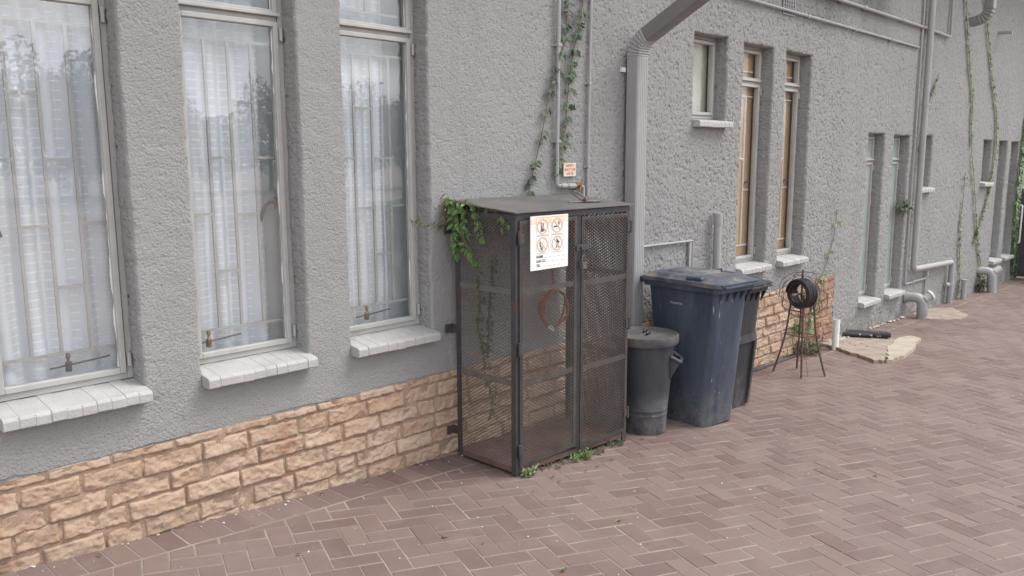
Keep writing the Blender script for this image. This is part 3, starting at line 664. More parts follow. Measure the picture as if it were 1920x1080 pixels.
# rectangular downpipe with a crimped elbow
dp = thing('downpipe', 'wide rectangular ribbed grey downpipe with crimped elbow behind the mesh cage', 'downpipe', (4.74, -.06, -.1))
def rr(cx, cy, cz, wx, wy, ax=(1, 0, 0), ay=(0, 1, 0), rad=.012, flute=0):
    ax = Vector(ax); ay = Vector(ay); out = []
    for (sx, sy, a0) in ((1, 1, 0), (-1, 1, 90), (-1, -1, 180), (1, -1, 270)):
        for k in range(4):
            a = R(a0 + k * 30); u = sx * (wx / 2 - rad) + rad * math.cos(a); v = sy * (wy / 2 - rad) + rad * math.sin(a)
            out.append(Vector((cx, cy, cz)) + ax * u + ay * v)
    return out
mb = MB(); mb.loft([rr(4.735, -.065, z, .118, .10) for z in (-.12, .6, 1.4, 2.35)])
for k in range(5): mb.box(4.735 - .04 + k * .02 - .004, 4.735 - .04 + k * .02 + .004, -.1165, -.1145, -.1, 2.33)
for k in range(4): mb.box(4.675, 4.677, -.10 + k * .022, -.092 + k * .022, -.1, 2.33)
mb.build('pipe_body', M['down'], dp, smooth=True)
mb = MB(); rings = []
for k in range(15):
    q = k / 14; a = R(62) * q; s = 1.05 if k % 2 else .96
    c_ = Vector((4.735, -.065 - .16 * (1 - math.cos(a)), 2.34 + .16 * math.sin(a)))
    rings.append(rr(c_.x, c_.y, c_.z, .118 * s, .10 * s, (1, 0, 0), (0, math.cos(a), math.sin(a))))
mb.loft(rings); mb.build('elbow', M['down'], dp, smooth=False)
mb = MB(); a = R(62); d_ = Vector((0, -math.sin(a), math.cos(a))); rings = []
for l in (-.01, .5, 1.3):
    q = c_ + d_ * l; rings.append(rr(q.x, q.y, q.z, .116, .098, (1, 0, 0), (0, math.cos(a), math.sin(a))))
mb.loft(rings); mb.build('offset_pipe', M['down_dark'], dp, smooth=True)
mb = MB()
for zz in (2.26,): mb.box(4.63, 4.668, -.02, .0, zz - .015, zz + .015)
mb.build('bracket', M['white_pvc'], dp)
# gas pipe with shut-off valve
gp = thing('gas_pipe', 'thin grey gas pipe with brass shut-off valve above the mesh cage', 'gas pipe', (3.95, -.03, 1.4))
mb = MB(); mb.tube(fillet([(3.975, -.03, 3.4), (3.955, -.03, 1.505), (4.215, -.03, 1.495), (4.215, -.03, .95)], .02, 4), .0125, 10); mb.build('pipe', M['pipe'], gp, smooth=True)
for zz in (2.36, 1.78, 2.95): mb = MB(); saddle(mb, 3.955 + (zz - 1.5) * .0105, zz, .0125, -.03); mb.build('saddle', M['pipe'], gp)
mb = MB(); mb.tube([(3.99, -.03, 1.503), (4.045, -.03, 1.501)], .0165, 10); mb.build('union', M['pipe'], gp, smooth=True)
mb = MB(); mb.tube([(4.06, -.03, 1.501), (4.14, -.03, 1.498)], .0175, 8); mb.build('union', M['pipe'], gp, smooth=True)
mb = MB(); mb.tube([(4.135, -.03, 1.498), (4.175, -.03, 1.497)], .021, 8); mb.tube([(4.155, -.03, 1.497), (4.155, -.065, 1.497)], .011, 8)
mb.bar((4.135, -.066, 1.465), (4.17, -.066, 1.54), .014, .006, (0, 1, 0)); mb.build('valve', M['brass'], gp)
# conduit beside it
cd = thing('conduit', 'thin straight grey conduit between the gas pipe and the downpipe', 'conduit', (4.27, -.02, 1.0))
mb = MB(); mb.tube([(4.305, -.018, 3.4), (4.285, -.018, 2.3), (4.268, -.018, .95)], .0105, 8); mb.build('pipe', M['pipe'], cd, smooth=True)
for zz in (2.15, 1.62): mb = MB(); saddle(mb, 4.28, zz, .0105, -.018); mb.build('saddle', M['pipe'], cd)
# safety sign
ss = thing('wall_sign', 'small cream sign with red lettering above the gas shut-off valve', 'sign', (4.09, -.014, 1.6))
mb = MB(); mb.box(4.035, 4.155, -.018, -.012, 1.560, 1.645); mb.build('plate', pm('cream_plate', (.74, .66, .52), (.68, .58, .43), rough=.5, scale=30), ss, bevel=.001)
for k, s in enumerate(('SAFETY', 'SHUT OFF', 'VALVE')):
    text(s, .0235, 'lettering', M['red_ink'], ss, Matrix.Translation((4.095, -.0185, 1.627 - k * .025)) @ Matrix.Rotation(R(90), 4, 'X'))
# short vent pipe by the bins
vp = thing('vent_pipe', 'short upright grey pipe with capped top behind the wheelie bins', 'pipe', (5.86, -.06, -.15))
mb = MB(); mb.tube([(5.865, -.06, -.2), (5.865, -.06, 1.17)], .031, 16); mb.build('pipe', M['pipe'], vp, smooth=True)
mb = MB(); mb.tube([(5.865, -.06, 1.15), (5.865, -.06, 1.225)], .037, 16); mb.tube([(5.865, -.06, 1.222), (5.865, -.06, 1.237)], .033, 16); mb.build('cap', M['pipe'], vp, smooth=True)
# thin line bending down behind the bins
wp = thing('water_pipe', 'thin grey water pipe running level then down behind the wheelie bins', 'pipe', (5.2, -.02, .2))
mb = MB(); mb.tube(fillet([(4.8, -.02, 1.045), (5.565, -.02, 1.038), (5.575, -.02, .2)], .015, 4), .0095, 8); mb.build('pipe', M['pipe'], wp, smooth=True)
mb = MB(); mb.bar((5.535, -.014, 1.03), (5.535, -.014, .3), .03, .02, (0, 1, 0)); mb.build('channel', M['pipe'], wp)
# conduits high on the wall
hc = thing('high_conduit', 'long level grey conduit under the air brick, joining the stack pipe', 'conduit', (8, -.02, 2.9))
mb = MB(); mb.tube([(5.9, -.022, 2.925), (8.2, -.022, 2.905), (10.2, -.022, 2.888)], .0125, 8); mb.build('pipe', M['pipe'], hc, smooth=True)
for xx in (7.35, 8.4, 9.35): mb = MB(); saddle(mb, xx, 2.91 - (xx - 7.3) * .008, .0125, -.022, True); mb.build('saddle', M['pipe'], hc)
hw = thing('waste_branch', 'upper grey waste branch pipe crossing behind the stack pipe', 'pipe', (9, -.03, 3.1))
mb = MB(); mb.tube(fillet([(7.0, -.03, 3.135), (10.3, -.03, 3.118), (11.22, -.03, 3.10), (11.2, -.03, 4.4)], .03, 4), .016, 8); mb.build('pipe', M['pipe'], hw, smooth=True)
for xx in (8.0, 8.55, 9.6): mb = MB(); mb.tube([(xx, -.03, 3.13 - (xx - 8) * .005), (xx + .07, -.03, 3.13 - (xx - 8) * .005)], .0215, 10); mb.build('coupling', M['pipe'], hw, smooth=True)
# soil stack
sp_ = thing('stack_pipe', 'tall grey stack pipe with a level foot branch beside the greenish windows', 'pipe', (10.45, -.06, -.25))
mb = MB(); mb.tube(fillet([(10.41, -.065, 4.4), (10.40, -.065, .335), (11.86, -.065, .285), (11.86, -.065, -.3)], .05, 6), .036, 14); mb.build('pipe', M['pipe'], sp_, smooth=True)
for zz in (3.6, 2.25, 1.0): mb = MB(); mb.tube([(10.405, -.065, zz), (10.405, -.065, zz + .03)], .043, 12); mb.build('collar', M['pipe'], sp_, smooth=True)
mb = MB(); mb.tube([(11.86, -.065, -.03), (11.86, -.065, .02)], .043, 12); mb.tube([(11.76, -.03, -.01), (11.86, -.065, -.01)], .03, 10)
mb.build('collar', M['pipe'], sp_, smooth=True)
tp = thing('overflow_pipe', 'thin grey overflow pipe hugging the stack pipe, with a low level foot', 'pipe', (10.3, -.02, -.1))
mb = MB(); mb.tube(fillet([(10.27, -.022, 4.4), (10.275, -.022, .165), (11.0, -.022, .16), (11.0, -.022, -.25)], .02, 4), .0125, 8); mb.build('pipe', M['pipe'], tp, smooth=True)
mb = MB(); saddle(mb, 10.273, 1.9, .0125, -.022); mb.build('saddle', M['pipe'], tp)
mb = MB(); saddle(mb, 10.5, .166, .0125, -.022, True); mb.build('saddle', M['pipe'], tp)
mb = MB(); mb.box(10.97, 11.03, -.05, 0, .19, .25); mb.build('wall_box', M['pipe'], tp)
# big waste bend at the foot of the wall
wb = thing('waste_bend', 'fat grey waste pipe bend with open inspection eye at the wall foot', 'pipe', (10.5, -.2, -.25))
mb = MB(); mb.tube(fillet([(10.36, .01, .0), (10.40, -.19, .005), (10.405, -.20, -.32)], .13, 8), .057, 18); mb.build('bend', M['pipe'], wb, smooth=True)
mb = MB(); mb.tube([(10.405, -.20, -.19), (10.405, -.20, -.125)], .066, 18); mb.build('socket', M['pipe'], wb, smooth=True)
mb = MB(); mb.tube([(10.355, .0, 0), (10.365, -.04, .001)], .066, 18); mb.build('socket', M['pipe'], wb, smooth=True)
mb = MB(); mb.tube([(10.41, -.20, -.02), (10.475, -.255, .03)], .055, 16); mb.build('inspection_eye', M['pipe'], wb, smooth=True)
mb = MB(); mb.tube([(10.470, -.251, .026), (10.486, -.264, .038)], .066, 16); mb.build('rim', M['white_pvc'], wb, smooth=True)
mb = MB(); mb.tube([(10.482, -.261, .035), (10.4875, -.2655, .0393)], .048, 16); mb.build('eye_plug', M['down_dark'], wb, smooth=True)
ub = thing('far_waste_bend', 'far grey waste bend half hidden by ivy strands at wall foot', 'pipe', (13.4, -.15, -.29))
mb = MB(); mb.tube(fillet([(13.3, .01, .02), (13.36, -.17, .02), (13.37, -.19, -.34)], .12, 8), .06, 14); mb.tube([(13.37, -.18, .0), (13.47, -.24, .05)], .055, 12); mb.build('bend', M['pipe'], ub, smooth=True)
us = thing('pipe_stub', 'small upright grey pipe stub at the foot of a vine', 'pipe', (12.38, -.09, -.27))
mb = MB(); mb.tube([(12.38, -.09, -.32), (12.38, -.09, -.02)], .035, 12); mb.tube([(12.38, -.09, -.03), (12.38, -.09, .0)], .043, 12); mb.build('pipe', M['pipe'], us, smooth=True)
st_ = thing('spout_pipe', 'short pale overflow spout sticking out high on the far wall', 'pipe', (13.4, -.1, 3.36))
mb = MB(); mb.tube([(13.35, .01, 3.365), (13.35, -.17, 3.355)], .024, 10); mb.build('pipe', M['pipe'], st_, smooth=True)
# crimped outlet of the far downpipe
fd = thing('far_downpipe', 'dark grey crimped downpipe elbow hanging at the top right', 'downpipe', (11.2, -.7, 3.4))
mb = MB(); rings = []
base = Vector((11.0, -.5, 3.37))
for k in range(13):
    q = k / 12; a = R(78) * q; s = 1.0 if k in (0, 12) else (1.06 if k % 2 else .95)
    c2 = base + Vector((0, .14 * (1 - math.cos(a)), -.14 * math.sin(a)))
    rings.append(rr(c2.x, c2.y, c2.z, .12 * s, .10 * s, (1, 0, 0), (0, math.cos(a), math.sin(a))))
mb.loft(rings); mb.build('elbow', M['down_dark'], fd)
d2 = Vector((0, math.sin(R(78)), -math.cos(R(78)))); mb = MB()
mb.loft([rr(*(c2 + d2 * l), .12, .10, (1, 0, 0), (0, math.cos(R(78)), math.sin(R(78)))) for l in (-.01, .09)]); mb.build('outlet', M['down_dark'], fd, smooth=True)
mb = MB(); mb.loft([rr(base.x, base.y, z, .12, .10) for z in (3.36, 4.6)]); mb.build('pipe_body', M['down_dark'], fd, smooth=True)
# little wall bracket pipe at the far corner
cb = thing('corner_tap_pipe', 'small bent pale pipe on the wall beside the dark gate', 'pipe', (15.3, -.06, .5))
mb = MB(); mb.tube(fillet([(15.24, .0, .88), (15.24, -.06, .88), (15.24, -.06, .28), (15.24, .0, .28)], .02, 3), .014, 8); mb.build('pipe', M['white_pvc'], cb, smooth=True)

# ------------------------------------------------------------------ gas cage
CX0, CX1, CY0, CY1, ZF, ZB = 3.075, 4.060, -.515, -.05, 1.398, 1.445
cg = thing('gas_cage', 'black steel gas bottle cage with expanded mesh doors and flat roof', 'cage', (CX0, CY0, -.03))
def expmesh(o, u, v, wd, ht, LW=.030, SW=.0186, st=.0036, th=.0028):
    o = np.array(o, float); u = np.array(u, float); v = np.array(v, float); nrm = np.cross(u, v); hw = LW / 2; hs = SW / 2
    nu = int(wd / hw); nv = int(ht / hs); segs = []
    i, j = np.meshgrid(np.arange(nu), np.arange(nv + 1), indexing='ij'); ok = (i + j) % 2 == 0; i = i[ok]; j = j[ok]
    for dj in (1, -1):
        k = (j + dj >= 0) & (j + dj <= nv); segs.append(np.stack([i[k] * hw, j[k] * hs, (i[k] + 1) * hw, (j[k] + dj) * hs], -1))
    S = np.concatenate(segs); A_ = o + S[:, :1] * u + S[:, 1:2] * v; B_ = o + S[:, 2:3] * u + S[:, 3:] * v
    d = B_ - A_; d /= np.linalg.norm(d, axis=1)[:, None]; s1 = np.cross(d, nrm)
    s1 = s1 * np.sign(s1 @ v)[:, None]; wv = s1 * st / 2 * .8 ; nvv = np.tile(nrm, (len(S), 1)) * th / 2
    # strands of expanded metal lie twisted, so the ribbon leans
    q = [A_ - wv - nvv, A_ + wv - nvv * .2, A_ + wv + nvv, A_ - wv + nvv * .2, B_ - wv - nvv, B_ + wv - nvv * .2, B_ + wv + nvv, B_ - wv + nvv * .2]
    V = np.stack(q, 1).reshape(-1, 3); n = len(S); base = (np.arange(n) * 8)[:, None, None]
    f = np.array([(0, 1, 5, 4), (1, 2, 6, 5), (2, 3, 7, 6), (3, 0, 4, 7)])[None] + base
    return V, f.reshape(-1, 4)
def meshpanel(name, o, u, v, wd, ht, parent, **k):
    V, F = expmesh(o, u, v, wd, ht, **k); return grid_mesh(name, V - np.array(ORG[cg.name]), F, M['mesh'], parent, smooth=False)
mb = MB(); a_ = .034; tk = .004
def angle(x, y, sx, sy, z0, z1):       # angle iron post, corner at x,y
    mb.box(min(x, x + sx * a_), max(x, x + sx * a_), min(y, y + sy * tk), max(y, y + sy * tk), z0, z1)
    mb.box(min(x, x + sx * tk), max(x, x + sx * tk), min(y + sy * tk, y + sy * a_), max(y + sy * tk, y + sy * a_), z0, z1)
angle(CX0, CY0, 1, 1, -.032, ZF - .004); angle(CX1, CY0, -1, 1, -.075, ZF - .004); angle(CX0, CY1, 1, -1, .0, ZB - .006); angle(CX1, CY1, -1, -1, -.04, ZB - .006)
mb.box(CX0 + a_, CX1 - a_, CY0, CY0 + .03, ZF - .036, ZF - .006)
mb.box(CX0, CX0 + .03, CY0 + a_, CY1 - a_, ZF - .036, ZF - .006); mb.box(CX1 - .03, CX1, CY0 + a_, CY1 - a_, ZF - .036, ZF - .006); mb.box(CX0 + a_, CX1 - a_, CY1 - .03, CY1, ZF, ZB - .012)
for zz in ():  mb.box(CX0 + .002, CX0 + .006, CY0 + .0345, CY1 - .0345, zz - .016, zz + .016); mb.box(CX1 - .006, CX1 - .002, CY0 + .0345, CY1 - .0345, zz - .016, zz + .016)
fr_ = mb.build('frame', M['cage'], cg)
for zz in (.49, .985):
    mb = MB(); mb.box(CX0 + .002, CX0 + .006, CY0 + .0345, CY1 - .0345, zz - .016, zz + .016); mb.build('side_rail', M['mesh'], cg)
    mb = MB(); mb.box(CX1 - .006, CX1 - .002, CY0 + .0345, CY1 - .0345, zz - .016, zz + .016); mb.build('side_rail', M['mesh'], cg)
mb = MB(); ov = .022      # roof sheet, pitched to the front
for (dz, th_) in ((0, .004),):
    vs = [(CX0 - ov, CY0 - ov, ZF), (CX1 + ov, CY0 - ov, ZF), (CX1 + ov, CY1 + .04, ZB), (CX0 - ov, CY1 + .04, ZB)]
    mb.add([(x, y, z + q) for q in (0, .006) for x, y, z in vs], [(0, 3, 2, 1), (4, 5, 6, 7), (0, 1, 5, 4), (1, 2, 6, 5), (2, 3, 7, 6), (3, 0, 4, 7)])
mb.build('roof_sheet', M['roof_sheet'], cg)
for x, y, zz in ((CX0, CY1, 1.29), (CX0, CY1, .73), (CX0, CY1, .135)): mb = MB(); mb.box(x - .05, x - .0005, y + .030, y + .036, zz - .025, zz + .025); mb.box(x - .004, x - .0005, y - .03, y + .03, zz - .025, zz + .025); mb.build('wall_bracket', M['cage'], cg, bevel=.002)
mb = MB(); zl = lambda x: .022 - (x - CX0) * .035
mb.add([(CX0 + .006, CY0 + .006, zl(CX0)), (CX1 - .006, CY0 + .006, zl(CX1)), (CX1 - .006, CY1, zl(CX1)), (CX0 + .006, CY1, zl(CX0))] + [(CX0 + .006, CY0 + .006, zl(CX0) - .03), (CX1 - .006, CY0 + .006, zl(CX1) - .03), (CX1 - .006, CY1, zl(CX1) - .03), (CX0 + .006, CY1, zl(CX0) - .03)],
       [(0, 1, 2, 3), (4, 7, 6, 5), (0, 4, 5, 1), (1, 5, 6, 2), (2, 6, 7, 3), (3, 7, 4, 0)])
mb.build('floor_plate', M['rust'], cg)
sp1 = meshpanel('side_mesh', (CX0 + .0075, CY1 - .005, .022), (0, -1, 0), (0, 0, 1), CY1 - CY0 - .01, ZF - .04, cg)
sp2 = meshpanel('side_mesh', (CX1 - .0075, CY0 + .005, -.01), (0, 1, 0), (0, 0, 1), CY1 - CY0 - .01, ZF - .01, cg, st=.0098, th=.002)
def door(x0, x1, z0, z1, hinge):
    d = MB(); y0, y1 = CY0 - .012, CY0 - .001; bw = .022
    d.box(x0, x0 + bw, y0, y1, z0, z1); d.box(x1 - bw, x1, y0, y1, z0, z1); d.box(x0 + bw, x1 - bw, y0, y1, z0, z0 + bw); d.box(x0 + bw, x1 - bw, y0, y1, z1 - bw, z1)
    o = d.build('door', M['cage'], cg, bevel=.001, seg=1)
    meshpanel('door_mesh', (x0 + .01, y0 - .0015, z0 + .01), (1, 0, 0), (0, 0, 1), x1 - x0 - .018, z1 - z0 - .018, o)
    for zz in (.49, .985):
        h = MB(); h.box(x0 + bw, x1 - bw, y0 + .004, y1 - .001, zz - .015 - (x0 - CX0) * .02, zz + .015 - (x0 - CX0) * .02); h.build('door_rail', M['mesh'], o)
    for zz in (1.27, .68, .12):
        h = MB(); xh = x0 - .007 if hinge < 0 else x1 + .007; h.tube([(xh, y0 - .004, zz - .035), (xh, y0 - .004, zz + .035)], .009, 8); h.box(min(xh, xh - hinge * .035), max(xh, xh - hinge * .035), y0 - .006, y0 - .0025, zz - .025, zz + .025); h.build('hinge', M['cage'], o, smooth=True)
    return o
d1 = door(CX0 + .022, 3.560, .026, 1.358, -1)
d2_ = door(3.600, CX1 - .012, .002, 1.352, 1)
mb = MB(); mb.box(3.5625, 3.5965, CY0 - .008, CY0 - .0005, .01, 1.358); mb.build('dark_gap_strip', M['rubber'], cg)  # black strip in the gap between the doors, its shade put in as colour
mb = MB(); mb.box(3.545, 3.655, CY0 - .022, CY0 - .0165, 1.165, 1.20); mb.box(3.575, 3.60, CY0 - .034, CY0 - .0225, 1.172, 1.192); mb.build('hasp', M['cage'], cg, bevel=.002)
mb = MB(); mb.box(3.572, 3.604, CY0 - .045, CY0 - .022, 1.065, 1.10); mb.tube(catmull([(3.577, CY0 - .034, 1.098), (3.577, CY0 - .034, 1.125), (3.588, CY0 - .034, 1.137), (3.599, CY0 - .034, 1.125), (3.599, CY0 - .034, 1.098)], 4), .004, 8)
pl = mb.build('padlock', M['iron'], None, org=Vector((3.588, CY0 - .034, 1.065)), bevel=.004); tag(pl, 'small dull padlock hanging on the cage door hasp', 'padlock')

# warning sign on the left door
ws = thing('warning_sign', 'white warning sign with four orange prohibition circles on the cage door', 'sign', (3.16, CY0 - .022, 1.09))
YS = CY0 - .0255
SX0, SX1, SZ0, SZ1 = 3.163, 3.464, 1.092, 1.378
mb = MB(); mb.box(SX0, SX1, YS, YS + .004, SZ0, SZ1); mb.build('plate', M['sign'], ws)
m, t, p = newmat('sign_fade'); 
L(t, mixc(t, ramp(t, noise(t, 30, 4), .35, .65), (.80, .62, .46), (.84, .77, .69)), p.inputs['Base Color']); p.inputs['Roughness'].default_value = .6
mb = MB(); mb.box(SX0 + .002, SX1 - .002, YS - .0006, YS - .0002, SZ1 - .042, SZ1 - .001); mb.build('rust_bleed', m, ws)
def ring(mb, cx, cz, rx, rz, wd, y, n=40):
    vs = []
    for k in range(n):
        a = 2 * math.pi * k / n
        vs += [(cx + rx * math.cos(a), y, cz + rz * math.sin(a)), (cx + (rx - wd) * math.cos(a), y, cz + (rz - wd) * math.sin(a))]
    mb.add(vs, [(2 * k, 2 * k + 1, (2 * k + 3) % (2 * n), (2 * k + 2) % (2 * n)) for k in range(n)])
def stroke(mb, pts, wd, y):
    for a, b in zip(pts[:-1], pts[1:]):
        a = np.array(a, float); b = np.array(b, float); d = b - a; d /= np.linalg.norm(d); n = np.array([-d[1], d[0]]) * wd / 2; e = d * wd * .3
        q = [a - e + n, a - e - n, b + e - n, b + e + n]; mb.add([(x, y, z) for x, z in q], [(0, 1, 2, 3)])
pics = [(3.255, 1.322), (3.372, 1.322), (3.255, 1.225), (3.372, 1.225)]
for k, (px, pz) in enumerate(pics):
    o_ = MB(); ring(o_, px, pz, .042, .040, .0055, YS - .0016); stroke(o_, [(px - .027, pz + .027), (px + .027, pz - .027)], .005, YS - .0018)
    pc = o_.build('prohibition_ring', M['orange_ink'], ws)
    i_ = MB(); y = YS - .0013
    def S(*pts, w_=.004): stroke(i_, [(px + a * .001, pz + b * .001) for a, b in pts], w_, y)
    if k == 0:
        S((-14, -24), (10, -24), w_=.006); S((-12, -17), (8, -17), w_=.005); S((-10, -10), (2, -10), w_=.005); S((-9, 4), (-9, -8), w_=.006); S((-10, 24), (-9, 12), (8, 14), (9, -2)); S((14, -20), (18, -16))
    elif k == 1:
        S((-26, -6), (0, -6), w_=.007); S((5, -6), (12, -6), w_=.005); S((10, 4), (8, 14), (16, 18), (14, 27)); S((18, 4), (20, 12), (25, 16))
    elif k == 2:
        S((-20, 12), (-18, -6), (-10, -10), w_=.007); S((-14, -16), (-6, -24), w_=.006); S((-2, -14), (4, -20)); S((0, -28), (-6, -26), w_=.006); S((2, 14), (10, 20), w_=.002)
    else:
        S((-4, 26), (2, 12), w_=.006); S((2, 14), (14, 4), w_=.010); S((4, 12), (8, 2), w_=.009); S((0, -8), (-8, -26), w_=.006); S((6, -20), (12, -24), w_=.004)
    i_.build('pictogram', M['ink'], ws)
    fr2 = MB(); q = .0465
    for (x0_, z0_, x1_, z1_) in ((-q, q, q, q), (-q, -q, q, -q), (-q * 1.06, -q * .9, -q * 1.06, q * .9), (q * 1.06, -q * .9, q * 1.06, q * .9)): stroke(fr2, [(px + x0_, pz + z0_), (px + x1_, pz + z1_)], .0012, YS - .001)
    fr2.build('border', M['ink'], ws)
for k, s in enumerate(('NAME', 'GAS CO.', 'TEL')):
    zz = 1.162 - k * .0235
    text(s, .0195, 'lettering', M['ink'], ws, Matrix.Translation((3.207, YS - .0008, zz)) @ Matrix.Rotation(R(90), 4, 'X'), 'LEFT')
    i_ = MB()
    for q in range(4 if k else 5): stroke(i_, [(3.270 + (.028 if k == 1 else 0) + q * .036, zz - .006), (3.288 + (.028 if k == 1 else 0) + q * .036, zz - .006)], .0014, YS - .001)
    i_.build('dotted_line', M['ink'], ws)
# orange hose coiled in the cage
pts = []
for k in range(75):
    a = R(90) + 2 * math.pi * k / 30 ; rr_ = .118 + .006 * math.sin(k * .7)
    pts.append((3.895 + rr_ * math.cos(a), -.075 - .012 * math.sin(k * .35) + k * .0003, .735 + rr_ * .98 * math.sin(a)))
pts = catmull([(3.86, -.04, 1.42), (3.855, -.07, 1.15), (3.865, -.08, .93), (3.875, -.08, .86)], 4) + [Vector(q) for q in pts]
mb = MB(); mb.tube(pts, .0075, 8); oh = mb.build('gas_hose', M['hose_orange'], None, True, org=Vector((3.89, -.08, .6))); tag(oh, 'orange gas hose hanging in a loop inside the mesh cage', 'hose')
mb = MB(); mb.tube([(3.83, -.085, .63), (3.86, -.085, .605)], .014, 8); mb.build('fitting', M['white_pvc'], oh, True, org=Vector((3.89, -.08, .6)))
mb = MB(); mb.tube(catmull([(3.30, -.35, .955), (3.45, -.40, .955), (3.6, -.43, .975), (3.75, -.42, .96), (3.9, -.38, .985), (4.0, -.3, 1.02), (4.04, -.1, 1.0)], 6), .005, 8)
bh = mb.build('gas_pigtail', M['rubber'], None, True, org=Vector((3.6, -.4, .95))); tag(bh, 'thin black pigtail hose lying across the cage mid rails', 'hose')
# tool left on the cage roof
tl = thing('rusty_clamp', 'rusty iron clamp left lying on the cage roof', 'clamp', (3.80, -.35, 1.42))
zr = lambda y: ZF + (y - CY0) / (CY1 + .04 - CY0) * (ZB - ZF) + .007
mb = MB(); mb.tube([(3.68, -.36, zr(-.36) + .004), (3.76, -.37, zr(-.37) + .005), (3.83, -.39, zr(-.39) + .006)], .0045, 6); mb.tube([(3.81, -.385, zr(-.38) + .010), (3.86, -.40, zr(-.4) + .008), (3.905, -.405, zr(-.4) + .008)], [.011, .009, .012], 8); mb.build('handle', M['iron'], tl, smooth=True)
mb = MB(); P_ = [(3.80, -.37, zr(-.37) + .008), (3.765, -.345, zr(-.34) + .035), (3.748, -.33, zr(-.33) + .052), (3.752, -.335, zr(-.33) + .062), (3.775, -.35, zr(-.34) + .055), (3.825, -.385, zr(-.38) + .018)]
mb.tube(catmull(P_, 5), .0045, 6); mb.build('loop', M['iron'], tl, smooth=True)
mb = MB(); mb.box(3.792, 3.83, -.395, -.372, zr(-.39) + .004, zr(-.39) + .026); mb.build('block', M['rust'], tl, bevel=.003)

